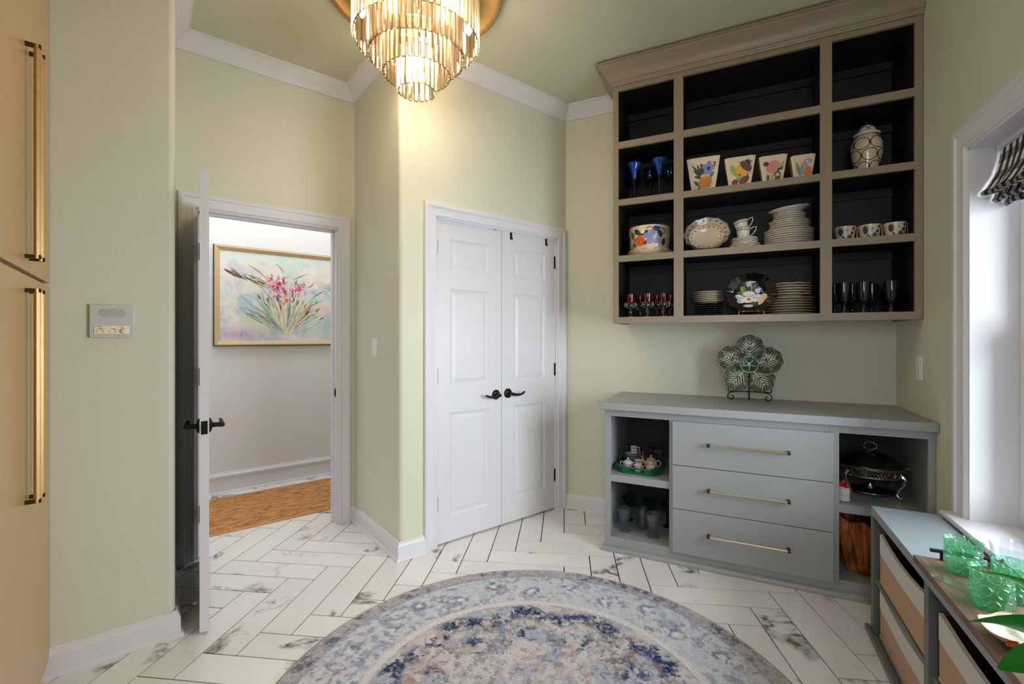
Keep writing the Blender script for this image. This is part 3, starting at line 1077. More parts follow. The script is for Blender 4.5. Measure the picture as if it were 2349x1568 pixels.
us.box(SX + 0.030, SX + 0.055, WO1 - 0.085, WO1 - 0.050, 1.29, WZ1 - 0.04).box(SX + 0.030, SX + 0.055, WO0 + 0.050, WO0 + 0.085, 1.29, WZ1 - 0.04).box(SX + 0.030, SX + 0.055, WO0 + 0.05, WO1 - 0.05, WZ1 - 0.08, WZ1 - 0.04)
obj('upper_sash', us, VINYL, win, bev=0.003)
obj('pane', MB().box(SX + 0.010, SX + 0.014, WO0 + 0.08, WO1 - 0.08, WZ0 + 0.07, 1.30), PANE, win)
obj('pane', MB().box(SX + 0.040, SX + 0.044, WO0 + 0.08, WO1 - 0.08, 1.30, WZ1 - 0.05), PANE, win)

# roman shade inside the window reveal
sh = MB()
prof = [(0.945, 2.046), (0.940, 1.99), (0.926, 1.93), (0.902, 1.885), (0.888, 1.868), (0.892, 1.856), (0.912, 1.858), (0.930, 1.866), (0.926, 1.850), (0.918, 1.838), (0.926, 1.828), (0.944, 1.836), (0.952, 1.842), (0.950, 1.824), (0.956, 1.812), (0.970, 1.818), (0.976, 1.83)]
acc = [0.0]
for a, b in zip(prof, prof[1:]):
    acc.append(acc[-1] + math.hypot(b[0] - a[0], b[1] - a[1]))
NU = 60
vs, uvs = [], []
for i, (x, z) in enumerate(prof):
    for k in range(NU + 1):
        y = WO1 - 0.018 - (WO1 - WO0 - 0.036) * k / NU
        wob = 0.006 * math.sin(k * 0.9 + i * 0.35) * min(1, i / 4)
        slope = -0.03 * min(1.0, k / NU * 3.0) * (1 if i >= 4 else i / 4)
        vs.append((x - wob * 0.6, y, z + slope * 0.6 + wob * 0.4))
        uvs.append((k * 0.46, acc[i] / 0.072))
fs = []
for i in range(len(prof) - 1):
    for k in range(NU):
        fs.append((i * (NU + 1) + k, i * (NU + 1) + k + 1, (i + 1) * (NU + 1) + k + 1, (i + 1) * (NU + 1) + k))
sh.add(vs, fs)
sh.uv = uvs
o = obj('roman_shade', sh, GINGHAM, None, FA, angle=60)
tag(o, 'black and white gingham roman shade drawn up at the window top', 'window shade')
hr = MB().box(0.93, 0.975, WO0 + 0.02, WO1 - 0.02, 2.030, 2.049)
obj('head_rail', hr, WHITE, o)


# electrical plates
def wall_plate(name, label, cat, fr, s, d, z, rot, dec):
    t = thing(name, label, cat, fr, s, d, z, rot)
    obj('cover_plate', MB().box(-0.036, 0.036, -0.006, 0.0, -0.060, 0.060), PLASTIC, t, bev=0.002)
    dec(t)
    return t


def sw_dec(t):
    obj('rocker', MB().add([(-0.016, -0.006, -0.033), (0.016, -0.006, -0.033), (0.016, -0.006, 0.033), (-0.016, -0.006, 0.033), (-0.016, -0.008, -0.033), (0.016, -0.008, -0.033), (0.016, -0.012, 0.033), (-0.016, -0.012, 0.033)], [(4, 5, 6, 7), (0, 1, 5, 4), (1, 2, 6, 5), (2, 3, 7, 6), (3, 0, 4, 7)]), PLASTIC, t, smooth=False)


def out_dec(t):
    m = MB().box(-0.017, 0.017, -0.008, -0.005, -0.034, 0.034)
    obj('receptacle', m, PLASTIC, t, bev=0.001)
    m = MB()
    for z in (0.018, -0.018):
        m.box(-0.008, -0.0055, -0.0085, -0.007, z - 0.002, z + 0.008).box(0.0055, 0.008, -0.0085, -0.007, z - 0.002, z + 0.007).box(-0.002, 0.002, -0.0085, -0.007, z - 0.011, z - 0.007)
    m.box(-0.006, 0.006, -0.0085, -0.007, -0.003, 0.003)
    obj('socket_slots', m, GRILLE, t)


wall_plate('light_switch', 'white rocker light switch on the green jog wall between doorway and closet', 'light switch', FB, SJ, 2.875, 1.235, R(-90), sw_dec)
wall_plate('power_outlet', 'white power outlet on the window wall above the grey countertop', 'outlet', FA, SW, 2.985, 1.145, R(-90), out_dec)

# intercom
ic = thing('intercom', 'silver grey intercom panel with speaker grille on the sage wall beside the doorway', 'intercom', FB, -0.118, DL, 1.366)
obj('face_plate', MB().box(-0.069, 0.069, -0.012, 0, -0.067, 0.067), SILVERP, ic, bev=0.002)
g_ = MB()
poly = [(0.040 * (abs(math.cos(t)) ** 0.6) * (1 if math.cos(t) > 0 else -1), 0.017 * (abs(math.sin(t)) ** 0.7) * (1 if math.sin(t) > 0 else -1)) for t in [2 * PI * i / 36 for i in range(36)]]
g_.add([(u, -0.0122, 0.034 + v) for u, v in poly] + [(u, -0.0126, 0.034 + v) for u, v in poly], [tuple(range(36, 72))] + [(i, (i + 1) % 36, 36 + (i + 1) % 36, 36 + i) for i in range(36)])
obj('speaker_grille', g_, GRILLE, ic, smooth=False)
sl = MB()
for i in range(11):
    zz = 0.034 - 0.0150 + 0.003 * i
    hw = 0.040 * math.sqrt(max(0.05, 1 - ((zz - 0.034) / 0.018) ** 2)) * 0.98
    sl.box(-hw, hw, -0.0138, -0.0124, zz - 0.0008, zz + 0.0008)
obj('grille_ribs', sl, SILVERP, ic, kind='stuff')
obj('control_panel', MB().box(-0.056, 0.054, -0.0145, -0.011, -0.052, -0.018), CREAMP, ic, bev=0.003)
for i, (x, z, r_) in enumerate([(-0.042, -0.041, 0.0055), (-0.0235, -0.041, 0.0055), (-0.003, -0.041, 0.0055), (0.015, -0.041, 0.0055), (0.037, -0.0255, 0.004)]):
    obj('button', MB().lathe([(0, 0.004), (r_ * 0.85, 0.004), (r_, 0.002), (r_, 0)], 14, (x, -0.0145, z), axis='y'), CREAMP, ic)
obj('volume_knob', MB().lathe([(0, 0.012), (0.0075, 0.0115), (0.009, 0.009), (0.0095, 0)], 18, (0.037, -0.0145, -0.040), axis='y'), CREAMP, ic)
for z in (0.059, -0.060):
    obj('screw', MB().lathe([(0, 0.002), (0.0028, 0.0015), (0.0035, 0)], 10, (0.0, -0.012, z), axis='y'), PLASTIC, ic)
pt = Paint()
for (u, v, a, b) in [(-0.046, -0.0225, 0.0065, 0.0009), (-0.036, -0.0222, 0.0030, 0.0013), (-0.034, -0.0282, 0.006, 0.0006), (-0.043, -0.0315, 0.004, 0.0006), (-0.0235, -0.0315, 0.003, 0.0006), (-0.004, -0.0318, 0.003, 0.0006), (0.014, -0.0318, 0.002, 0.0006), (0.0245, -0.0258, 0.0045, 0.0006)]:
    pt.poly([(u - a, v - b), (u + a, v - b), (u + a, v + b), (u - a, v + b)], (120, 112, 100))
for u in (-0.034, 0.005):
    pt.poly([(u - 0.004, -0.0335), (u + 0.004, -0.0335), (u + 0.0022, -0.0308), (u - 0.0022, -0.0308)], (30, 28, 26))
pt.build('printed_marks', lambda u, v, o_: (u, -0.0146 - o_, v), ic, INK)

# ------------------------------------------------------------------ tall tan cabinet beside the camera (its doors face along the door walls)
tc = thing('tall_cabinet', 'tall tan pantry cabinet with long brass pulls beside the sage wall', 'cabinet', FB, -0.30, 2.07, 0.0, R(90))
# local after the turn: x runs back (d), y runs away from the doors (towards -s)
obj('carcass', MB().box(-0.83, 0.414, 0.018, 0.60, 0.08, 2.96), TAN, tc)
obj('toe_kick', MB().box(-0.83, 0.414, 0.055, 0.60, 0.0, 0.08), TAN, tc)
for (x0, x1, nm) in ((0.0015, 0.412, 1), (-0.411, -0.0015, 0), (-0.829, -0.414, 2)):
    for (z0, z1) in ((0.075, 1.494), (1.507, 2.955)):
        dr = obj('cabinet_door', MB().box(x0, x1, 0.0, 0.017, z0, z1), TAN, tc, bev=0.0015)
        if nm == 2:
            continue
        xx = 0.033 if nm == 1 else -0.033
        za, zb = (0.785, 1.452) if z0 < 1 else (1.545, 2.212)
        hm = MB()
        hexa = [(xx + 0.0085 * math.cos(R(60 * k)), -0.026 + 0.0085 * math.sin(R(60 * k))) for k in range(6)]
        hm.prism(hexa, za, zb)
        hd = obj('handle', hm, BRASS, dr, smooth=False)
        for z in (za + 0.006, zb - 0.006):
            obj('handle_post', MB().box(xx - 0.006, xx + 0.006, -0.036, 0.0, z - 0.006, z + 0.006), BRASSD, hd, bev=0.001)


# ------------------------------------------------------------------ display cabinet on the back wall
UF, UB = 2.935, 3.352                 # front and back (frame A depth)
S0, S1 = -0.692, 0.855
ZB, ZT = 1.390, 2.955
cols = [(-0.658, -0.321), (-0.266, 0.426), (0.479, 0.823)]
rows = [(2.549, 2.876), (2.181, 2.508), (1.822, 2.143), (1.430, 1.783)]
dc = thing('display_cabinet', 'grey wall display cabinet with open cubbies full of dishes above the counter', 'cabinet', FA, 0, 0, 0)
F2 = UF + 0.020
for x0, x1 in ((S0, S0 + 0.018), (S1 - 0.018, S1)):
    obj('side_panel', MB().box(x0, x1, F2, UB, ZB, ZT), GREY_WARM, dc)
obj('side_shade_sheet', MB().box(S0 + 0.0185, S0 + 0.024, F2 + 0.001, UB - 0.012, ZB + 0.04, ZT - 0.03), SHADEIN, dc)  # thin dark sheets inside the sides stand in for shade
obj('side_shade_sheet', MB().box(S1 - 0.024, S1 - 0.0185, F2 + 0.001, UB - 0.012, ZB + 0.04, ZT - 0.03), SHADEIN, dc)
obj('top_panel', MB().box(S0 + 0.018, S1 - 0.018, F2, UB, 2.892, 2.91), SHADEIN, dc)
obj('bottom_panel', MB().box(S0 + 0.018, S1 - 0.018, F2, UB, 1.412, 1.430), GREY_WARM, dc)
obj('back_panel', MB().box(S0 + 0.018, S1 - 0.018, UB - 0.010, UB, 1.43, 2.892), SHADEIN, dc)
for x0, x1 in ((-0.303, -0.284), (0.443, 0.462)):
    obj('divider', MB().box(x0, x1, F2, UB - 0.010, 1.43, 2.892), SHADEIN, dc)
inner = [(S0 + 0.024, -0.303), (-0.284, 0.443), (0.462, S1 - 0.024)]
for (x0, x1) in inner:
    for z in (2.549, 2.181, 1.822):
        obj('shelf', MB().box(x0, x1, F2, UB - 0.010, z - 0.019, z), SHADEIN, dc)
    for z in (2.892, 2.530, 2.162, 1.803):
        obj('nailer_strip', MB().box(x0, x1, UB - 0.028, UB - 0.010, z - 0.046, z), SHADEIN, dc)
stiles = [(S0, -0.658), (-0.321, -0.266), (0.426, 0.479), (0.823, S1)]
for x0, x1 in stiles:
    obj('stile', MB().box(x0, x1, UF, F2, ZB, ZT), GREY_WARM, dc, bev=0.001)
rails = [(2.876, ZT), (2.508, 2.549), (2.143, 2.181), (1.783, 1.822), (ZB, 1.430)]
for (x0, x1) in cols:
    for (z0, z1) in rails:
        obj('rail', MB().box(x0, x1, UF + 0.0006, F2, z0, z1), GREY_WARM, dc)
UC = [(0, -0.125), (0.010, -0.125), (0.013, -0.118), (0.013, -0.110), (0.016, -0.104), (0.024, -0.100), (0.026, -0.092), (0.030, -0.078), (0.040, -0.058), (0.056, -0.040), (0.074, -0.028), (0.082, -0.022), (0.084, -0.014), (0.092, -0.012), (0.092, 0.0), (0, 0.0)]
cm = MB().sweep([(S0, UB, 3.03), (S0, UF, 3.03), (S1, UF, 3.03)], (0, 0, 1), UC)
cmesh = obj('crown_molding', cm, GREY_WARM, dc, angle=25)
obj('crown_cap', MB().box(S0 + 0.001, S1, UF + 0.001, UB, ZT - 0.05, 3.029), GREY_WARM, dc)

# ------------------------------------------------------------------ base cabinet and countertop
LF = 2.780
LS0, LS1 = -0.706, 0.856
bc = thing('base_cabinet', 'grey base cabinet with three drawers between open cubbies under the countertop', 'cabinet', FA, 0, 0, 0)
lcols = [(-0.671, -0.329), (0.483, 0.828)]
G2 = LF + 0.020
for x0, x1 in ((LS0, LS0 + 0.018), (LS1 - 0.018, LS1)):
    obj('side_panel', MB().box(x0, x1, G2, SB - 0.002, 0.0, 0.864), GREY, bc)
for x0, x1 in ((-0.311, -0.293), (0.447, 0.465)):
    obj('divider', MB().box(x0, x1, G2, SB - 0.012, 0.06, 0.864), GREY, bc)
obj('back_panel', MB().box(LS0 + 0.018, LS1 - 0.018, SB - 0.012, SB - 0.002, 0.06, 0.864), SHADEIN, bc)
lin_ = [(LS0 + 0.018, -0.311), (0.465, LS1 - 0.018)]
for (x0, x1) in lin_:
    obj('shelf', MB().box(x0, x1, G2, SB - 0.012, 0.447, 0.465), GREY, bc)
    obj('shelf', MB().box(x0, x1, G2, SB - 0.012, 0.068, 0.086), GREY, bc)
    obj('top_stretcher', MB().box(x0, x1, G2, SB - 0.012, 0.846, 0.864), GREY, bc)
for x0, x1 in ((LS0, -0.671), (-0.329, -0.290), (0.440, 0.483), (0.828, LS1)):
    obj('stile', MB().box(x0, x1, LF, G2, 0.0, 0.864), GREY, bc, bev=0.001)
for (x0, x1) in lcols:
    for (z0, z1) in ((0.822, 0.864), (0.424, 0.465), (0.0, 0.086)):
        obj('rail', MB().box(x0, x1, LF + 0.0006, G2, z0, z1), GREY, bc)
obj('rail', MB().box(-0.290, 0.440, LF + 0.0006, G2, 0.0, 0.075), GREY, bc)
obj('rail', MB().box(-0.290, 0.440, LF + 0.0006, G2, 0.815, 0.864), GREY, bc)
obj('toe_molding', MB().sweep([(LS0, SB, 0), (LS0, LF, 0), (LS1, LF, 0)], (0, 0, 1), [(0, 0), (0.020, 0), (0.0205, 0.010), (0.018, 0.020), (0.012, 0.027), (0.004, 0.030), (0, 0.030)]), GREY, bc)
for (z0, z1) in ((0.5735, 0.822), (0.3245, 0.5700), (0.0725, 0.3210)):
    dr = obj('drawer', MB().box(-0.309, 0.457, LF - 0.019, LF - 0.0005, z0, z1), GREY, bc, bev=0.0015)
    zc = (z0 + z1) / 2 + 0.007
    hexa = MB()
    hx = [(0.0065 * math.cos(R(60 * k)), 0.0065 * math.sin(R(60 * k))) for k in range(6)]
    hexa.add([(-0.121, LF - 0.052 + a, zc + b) for a, b in hx] + [(0.265, LF - 0.052 + a, zc + b) for a, b in hx], [tuple(range(6)), tuple(range(11, 5, -1))] + [(i, (i + 1) % 6, 6 + (i + 1) % 6, 6 + i) for i in range(6)])
    hd = obj('handle', hexa, NICKEL, dr, smooth=False)
    for x in (-0.118, 0.262):
        obj('handle_post', MB().box(x - 0.007, x + 0.007, LF - 0.059, LF - 0.0185, zc - 0.007, zc + 0.007), BRASSD, hd, bev=0.001)
o = obj('countertop', MB().box(-0.724, SW - 0.001, 2.736, SB - 0.001, 0.864, 0.9065), GREY, None, FA, bev=0.003)
tag(o, 'grey painted countertop slab along the back wall under the display cabinet', 'countertop')


# ------------------------------------------------------------------ round rug
def vnoise(x, y, freq, seed):
    rs = np.random.RandomState(seed)
    n = 256
    g = rs.rand(n, n)
    xs, ys = (x * freq) % n, (y * freq) % n
    i, j = np.floor(xs).astype(int), np.floor(ys).astype(int)
    fx, fy = xs - i, ys - j
    fx, fy = fx * fx * (3 - 2 * fx), fy * fy * (3 - 2 * fy)
    i1, j1 = (i + 1) % n, (j + 1) % n
    i, j = i % n, j % n
    return (g[i, j] * (1 - fx) + g[i1, j] * fx) * (1 - fy) + (g[i, j1] * (1 - fx) + g[i1, j1] * fx) * fy


def fbm(x, y, f, seed, oct=4):
    s, a, t = 0, 0.5, 0
    for k in range(oct):
        s = s + a * vnoise(x + 3.1 * k, y + 1.7 * k, f * 2 ** k, seed + k)
        t += a
        a *= 0.55
    return s / t


def linarr(c):
    return np.array(lin(c)[:3])


def sstep(a, b, x):
    t = np.clip((x - a) / (b - a), 0, 1)
    return t * t * (3 - 2 * t)


RR = 0.978
NR, NA = 190, 900
rad = np.linspace(0.02, RR, NR)
ang_ = np.linspace(0, 2 * PI, NA, endpoint=False)
RG, AG = np.meshgrid(rad, ang_, indexing='ij')
X, Y = RG * np.cos(AG), RG * np.sin(AG)
XO, YO = X + 2.0, Y + 2.0
n_lo = fbm(XO, YO, 7, 11)
n_hi = fbm(XO, YO, 34, 21)
n_mid = fbm(XO, YO, 15, 31)
ring = lambda r0, r1, s=0.008: sstep(r0 - s, r0 + s, RG) * (1 - sstep(r1 - s, r1 + s, RG))


def lay(colr, c, m):
    m = np.clip(m, 0, 1)[..., None]
    return colr * (1 - m) + linarr(c) * m


n2 = fbm(XO, YO, 60, 25)
field = lay(np.ones(X.shape + (3,)) * linarr((206, 202, 204)), (168, 178, 194), sstep(0.44, 0.60, n_mid) * 0.9)
field = lay(field, (178, 164, 164), sstep(0.50, 0.64, fbm(XO, YO, 30, 51)) * 0.7)
band = ring(0.672, 0.892)
field = lay(field, (205, 208, 216), band)
field = lay(field, (160, 170, 190), band * sstep(0.47, 0.62, n_hi) * (0.35 + 0.65 * sstep(0.40, 0.56, n_lo)))
field = lay(field, (132, 134, 146), band * sstep(0.54, 0.66, n2) * sstep(0.42, 0.55, fbm(XO, YO, 11, 61)) * 0.8)
for k in range(26):
    t = 2 * PI * k / 26 + 0.1
    rr_ = 0.785 + (0.03 if k % 2 else -0.03)
    dd_ = np.hypot(X - rr_ * math.cos(t), Y - rr_ * math.sin(t)) + 0.012 * (n_hi - 0.5)
    field = lay(field, (112, 124, 150), (1 - sstep(0.030, 0.050, dd_)) * sstep(0.44, 0.54, n2) * 0.8)
    field = lay(field, (226, 226, 230), (1 - sstep(0.010, 0.020, dd_)) * 0.9)
bd = ring(0.900, 0.962)
field = lay(field, (178, 174, 182), bd)
field = lay(field, (84, 94, 120), bd * sstep(0.46, 0.60, n_hi) * sstep(0.34, 0.55, n_lo) * 0.9)
field = lay(field, (150, 138, 140), bd * sstep(0.54, 0.62, n2) * 0.6)
field = lay(field, (150, 156, 170), ring(0.893, 0.902, 0.004))
field = lay(field, (160, 146, 130), ring(0.968, 1.2, 0.003))
field = lay(field, (222, 218, 220), ring(0.636, 0.668) * 0.9)
field = lay(field, (150, 152, 164), ring(0.630, 0.637, 0.003) * sstep(0.4, 0.55, n_hi) * 0.8)
clump = 0.5 + 0.5 * np.cos(AG * 11 + 0.9)
wv = 0.585 - 0.060 * (1 - clump)
scr = (1 - sstep(0.025, 0.075, np.abs(RG - wv + 0.03 * (n_lo - 0.5))))
curl = np.sin(fbm(XO, YO, 15, 81) * 34 + RG * 30 + AG * 3)
nav = scr * sstep(0.44, 0.50, fbm(XO, YO, 26, 71) + 0.10 * curl + 0.15 * clump - 0.08) * (1 - sstep(0.622, 0.634, RG))
field = lay(field, (44, 62, 100), nav * (0.72 + 0.28 * sstep(0.40, 0.5, n2)))
inn = ring(0.28, 0.50, 0.04)
lineart = np.abs(np.sin(fbm(XO, YO, 8, 91) * 22 + 3 * np.cos(AG * 7)))
field = lay(field, (58, 76, 112), inn * (1 - sstep(0.10, 0.22, lineart)) * sstep(0.44, 0.54, n_mid) * 0.85)
field = lay(field, (50, 70, 108), ring(0.36, 0.47, 0.03) * sstep(0.57, 0.62, fbm(XO, YO, 24, 97)) * (0.4 + 0.6 * clump))
field = lay(field, (150, 122, 116), ring(0.05, 0.58) * sstep(0.58, 0.66, fbm(XO, YO, 44, 101)) * 0.6)
field = lay(field, (216, 212, 212), sstep(0.56, 0.68, fbm(XO, YO, 80, 111)) * 0.45)
zz = 0.010 - 0.006 * sstep(0.968, 0.978, RG)
vs = np.stack([X, Y, zz], -1).reshape(-1, 3)
idx = np.arange(NR * NA).reshape(NR, NA)
a_, b_ = idx[:-1, :], idx[1:, :]
quads = np.stack([a_, b_, np.roll(b_, -1, 1), np.roll(a_, -1, 1)], -1).reshape(-1, 4)
me = bpy.data.meshes.new('round_rug')
nv = len(vs)
allv = np.vstack([vs, [[0, 0, 0.010]], np.stack([X[-1], Y[-1], np.full(NA, 0.0012)], -1)])
faces = quads.tolist() + [(nv, int(idx[0, k]), int(idx[0, (k + 1) % NA])) for k in range(NA)]
faces += [(int(idx[-1, k]), nv + 1 + k, nv + 1 + (k + 1) % NA, int(idx[-1, (k + 1) % NA])) for k in range(NA)]
me.from_pydata(allv.tolist(), [], faces)
vc = np.ones((len(allv), 4))
vc[:nv, :3] = field.reshape(-1, 3)
vc[nv, :3] = linarr((190, 186, 186))
vc[nv + 1:, :3] = linarr((120, 104, 88))
at = me.color_attributes.new('Col', 'FLOAT_COLOR', 'POINT')
at.data.foreach_set('color', vc.ravel().tolist())
me.polygons.foreach_set('use_smooth', [True] * len(me.polygons))
me.update()
rug = obj('round_rug', me, RUGM, None, 0, (0.083, 1.576, 0.0))
tag(rug, 'large round faded blue and grey oriental rug on the marble tiles', 'rug')

# runner in the hall
rn = thing('hall_runner', 'long worn brown runner rug on the hall floor beyond the doorway', 'rug', FB, 0.75, 3.955, 0)
obj('runner_field', MB().box(-1.35, 1.35, -0.372, 0.372, 0.001, 0.008), RUNNER, rn)
obj('runner_binding', MB().box(-1.36, 1.36, -0.395, -0.372, 0.001, 0.009).box(-1.36, 1.36, 0.372, 0.395, 0.001, 0.009), RUNNER_E, rn)

# ------------------------------------------------------------------ painting in the hall
PW, PH = 1.36, 0.835
pg = thing('painting', 'gold framed abstract painting of pink flowers on the pale hall wall', 'painting', FB, 0.42 + PW / 2, DH, 1.650)
fp = [(0, 0), (0.0, 0.030), (0.006, 0.034), (0.012, 0.034), (0.040, 0.020), (0.040, 0.0)]
fm = MB()
c4 = [(-PW / 2, -PH / 2), (PW / 2, -PH / 2), (PW / 2, PH / 2), (-PW / 2, PH / 2)]
for i in range(4):
    (xa, za), (xb, zb_) = c4[i], c4[(i + 1) % 4]
    vs = []
    for (x, z) in ((xa, za), (xb, zb_)):
        for a, b in fp:
            vs.append((x - math.copysign(a, x), -b - 0.002, z - math.copysign(a, z)))
    n = len(fp)
    f2 = MB().add(vs, [(k, (k + 1) % n, n + (k + 1) % n, n + k) for k in range(n)] + [tuple(range(n)), tuple(range(2 * n - 1, n - 1, -1))])
    obj('frame_side', f2, GOLDW, pg, smooth=False)
obj('frame_back_edge', MB().box(-PW / 2 - 0.006, PW / 2 + 0.006, -0.010, -0.001, -PH / 2 - 0.006, PH / 2 + 0.006), BLACK, pg)
NX, NZ = 360, 224
cw_, ch_ = PW - 0.076, PH - 0.076
xs = np.linspace(0, 1, NX)
zs = np.linspace(0, 1, NZ)
PXg, PZg = np.meshgrid(xs, zs, indexing='ij')
qx, qz = PXg * 1.54 + 3, PZg + 3
img = np.ones(PXg.shape + (3,)) * linarr((232, 226, 218))


def pl_(c, m):
    global img
    m = np.clip(m, 0, 1)[..., None]
    img = img * (1 - m) + linarr(c) * m


pl_((206, 224, 216), sstep(0.42, 0.6, fbm(qx, qz, 3, 201)) * 0.9)
pl_((214, 206, 220), sstep(0.48, 0.6, fbm(qx, qz, 4, 211)) * 0.8)
pl_((176, 200, 214), sstep(0.52, 0.64, fbm(qx, qz, 5, 221)) * 0.8)
pl_((240, 232, 226), sstep(0.46, 0.62, fbm(qx * 1.6, qz, 6, 231)) * 0.7)
pl_((214, 230, 222), (1 - sstep(0.16, 0.03, 1 - PZg)) * 0 + sstep(0.84, 0.97, PZg) * 0.7)
pl_((120, 164, 186), np.exp(-(((PXg - 0.76) / 0.13) ** 2 + ((PZg - 0.62) / 0.12) ** 2)) * sstep(0.40, 0.56, fbm(qx, qz, 12, 241)))
pl_((206, 176, 206), np.exp(-(((PXg - 0.1) / 0.16) ** 2 + ((PZg - 0.07) / 0.08) ** 2)) * 0.8)
pl_((180, 204, 196), np.exp(-(((PXg - 0.72) / 0.2) ** 2 + ((PZg - 0.14) / 0.14) ** 2)) * 0.7)
pl_((224, 220, 130), np.exp(-(((PXg - 0.26) / 0.06) ** 2 + ((PZg - 0.24) / 0.12) ** 2)) * 0.5)
pl_((244, 196, 208), np.exp(-(((PXg - 0.66) / 0.1) ** 2 + ((PZg - 0.38) / 0.06) ** 2)) * 0.7)
rs = random.Random(5)
B0 = (0.395, 0.05)       # where the stems meet (in visible part about the middle)


def stroke_img(p, q, w, c, bend=0.0, op=0.9):
    x0, z0, x1, z1 = p[0] * 1.54, p[1], q[0] * 1.54, q[1]
    lx, lz = x1 - x0, z1 - z0
    L2 = lx * lx + lz * lz + 1e-9
    xx_, zz_ = PXg * 1.54, PZg
    t = np.clip(((xx_ - x0) * lx + (zz_ - z0) * lz) / L2, 0, 1)
    bx = -lz * bend * np.sin(PI * t)
    bz = lx * bend * np.sin(PI * t)
    dist = np.hypot(xx_ - x0 - lx * t - bx, zz_ - z0 - lz * t - bz)
    ww = w * (0.35 + 0.65 * np.sin(PI * np.clip(t, 0.02, 0.98)))
    pl_(c, (1 - sstep(ww * 0.6, ww, dist)) * op)


for k in range(120):
    a = R(rs.uniform(36, 148))
    r0, r1 = rs.uniform(0.02, 0.28), rs.uniform(0.3, 0.62)
    cc = rs.choice([(150, 178, 176), (120, 152, 168), (226, 214, 150), (96, 120, 150), (238, 230, 226), (196, 214, 190), (150, 60, 80), (236, 206, 170), (90, 110, 100)])
    stroke_img((B0[0] + r0 * math.cos(a) / 1.54, B0[1] + r0 * math.sin(a)), (B0[0] + r1 * math.cos(a) / 1.54, B0[1] + r1 * math.sin(a)), rs.uniform(0.003, 0.012), cc, rs.uniform(-0.12, 0.12), 0.8)
for k in range(150):
    cx_, cz_ = rs.choice([(0.30, 0.62), (0.345, 0.57), (0.39, 0.50), (0.43, 0.58), (0.47, 0.60), (0.36, 0.64)])
    x, z = cx_ + rs.gauss(0, 0.03), cz_ + rs.gauss(0, 0.04)
    a = R(rs.uniform(20, 160))
    L = rs.uniform(0.02, 0.09)
    cc = rs.choice([(208, 60, 110), (226, 110, 150), (238, 160, 186), (190, 40, 90), (240, 190, 204), (150, 24, 60)])
    stroke_img((x, z), (x + L * math.cos(a) / 1.54, z + L * math.sin(a)), rs.uniform(0.004, 0.012), cc, rs.uniform(-0.2, 0.2), 0.9)
for k in range(46):
    x, z = 0.30 - 0.23 * rs.random(), 0.0
    z = 0.63 + (0.30 - x) * 0.55 + rs.gauss(0, 0.02)
    L = rs.uniform(0.04, 0.12)
    a = R(rs.uniform(140, 165))
    cc = rs.choice([(140, 30, 60), (110, 20, 50), (170, 50, 80), (70, 110, 50), (60, 30, 50), (96, 150, 70), (230, 150, 60)])
    stroke_img((x, z), (x + L * math.cos(a) / 1.54, z + L * math.sin(a)), rs.uniform(0.003, 0.010), cc, rs.uniform(-0.1, 0.1), 0.95)
for k in range(30):
    a = R(rs.uniform(30, 120))
    r0 = rs.uniform(0.3, 0.5)
    x, z = B0[0] + r0 * math.cos(a) / 1.54, B0[1] + r0 * math.sin(a)
    cc = rs.choice([(40, 64, 100), (60, 90, 130), (130, 30, 60), (214, 170, 70), (206, 200, 70)])
    stroke_img((x, z), (x + 0.06 * math.cos(a) / 1.54, z + 0.06 * math.sin(a)), rs.uniform(0.004, 0.012), cc, 0, 0.9)
for (x0, z0, x1, z1) in [(0.16, 0.86, 0.27, 0.72), (0.33, 0.9, 0.38, 0.8), (0.44, 0.72, 0.53, 0.80), (0.56, 0.5, 0.66, 0.62)]:
    stroke_img((x0, z0), (x1, z1), 0.006, (130, 36, 66), 0.05, 0.9)
for k in range(9):
    x = 0.03 + 0.016 * k
    stroke_img((x, 0.05 + 0.02 * (k % 2)), (x + 0.012, 0.09 - 0.02 * (k % 3)), 0.004, (140, 96, 150), 0.3, 0.8)
vs = np.stack([(PXg - 0.5) * cw_, np.full(PXg.shape, -0.020), (PZg - 0.5) * ch_], -1).reshape(-1, 3)
idx = np.arange(NX * NZ).reshape(NX, NZ)
quads = np.stack([idx[:-1, :-1], idx[1:, :-1], idx[1:, 1:], idx[:-1, 1:]], -1).reshape(-1, 4)
me = bpy.data.meshes.new('canvas')
me.from_pydata(vs.tolist(), [], quads.tolist())
at = me.color_attributes.new('Col', 'FLOAT_COLOR', 'POINT')
at.data.foreach_set('color', np.concatenate([img.reshape(-1, 3), np.ones((NX * NZ, 1))], 1).ravel().tolist())
me.update()
obj('canvas', me, OILP, pg)

# ------------------------------------------------------------------ chandelier and ceiling medallion
CXY = (-0.475, 2.290)
med = MB().lathe([(0, -0.012), (0.10, -0.012), (0.12, -0.020), (0.30, -0.020), (0.32, -0.028), (0.335, -0.020), (0.35, -0.014), (0.385, -0.016), (0.405, -0.034), (0.425, -0.042), (0.440, -0.036), (0.446, -0.016), (0.452, 0.0), (0, 0.0)], 72)
o = obj('ceiling_medallion', med, GOLD, None, 0, (CXY[0] - 0.012, CXY[1], CEIL), angle=50)
tag(o, 'round antique gold medallion on the ceiling above the crystal chandelier', 'medallion')
ch = thing('chandelier', 'tiered crystal prism chandelier with warm bulbs hanging from a gold medallion', 'chandelier', 0, CXY[0], CXY[1], CEIL)
obj('canopy', MB().lathe([(0, -0.05), (0.05, -0.048), (0.065, -0.03), (0.068, -0.018)], 24), BRASS, ch)
obj('stem', MB().tube([(0, 0, -0.04), (0, 0, -0.36)], 0.008, 10), BRASS, ch)
tiers = [(0.305, 2.770, 2.975, 62), (0.234, 2.690, 2.885, 48), (0.163, 2.608, 2.800, 34), (0.092, 2.525, 2.715, 19)]
cmx = MB()
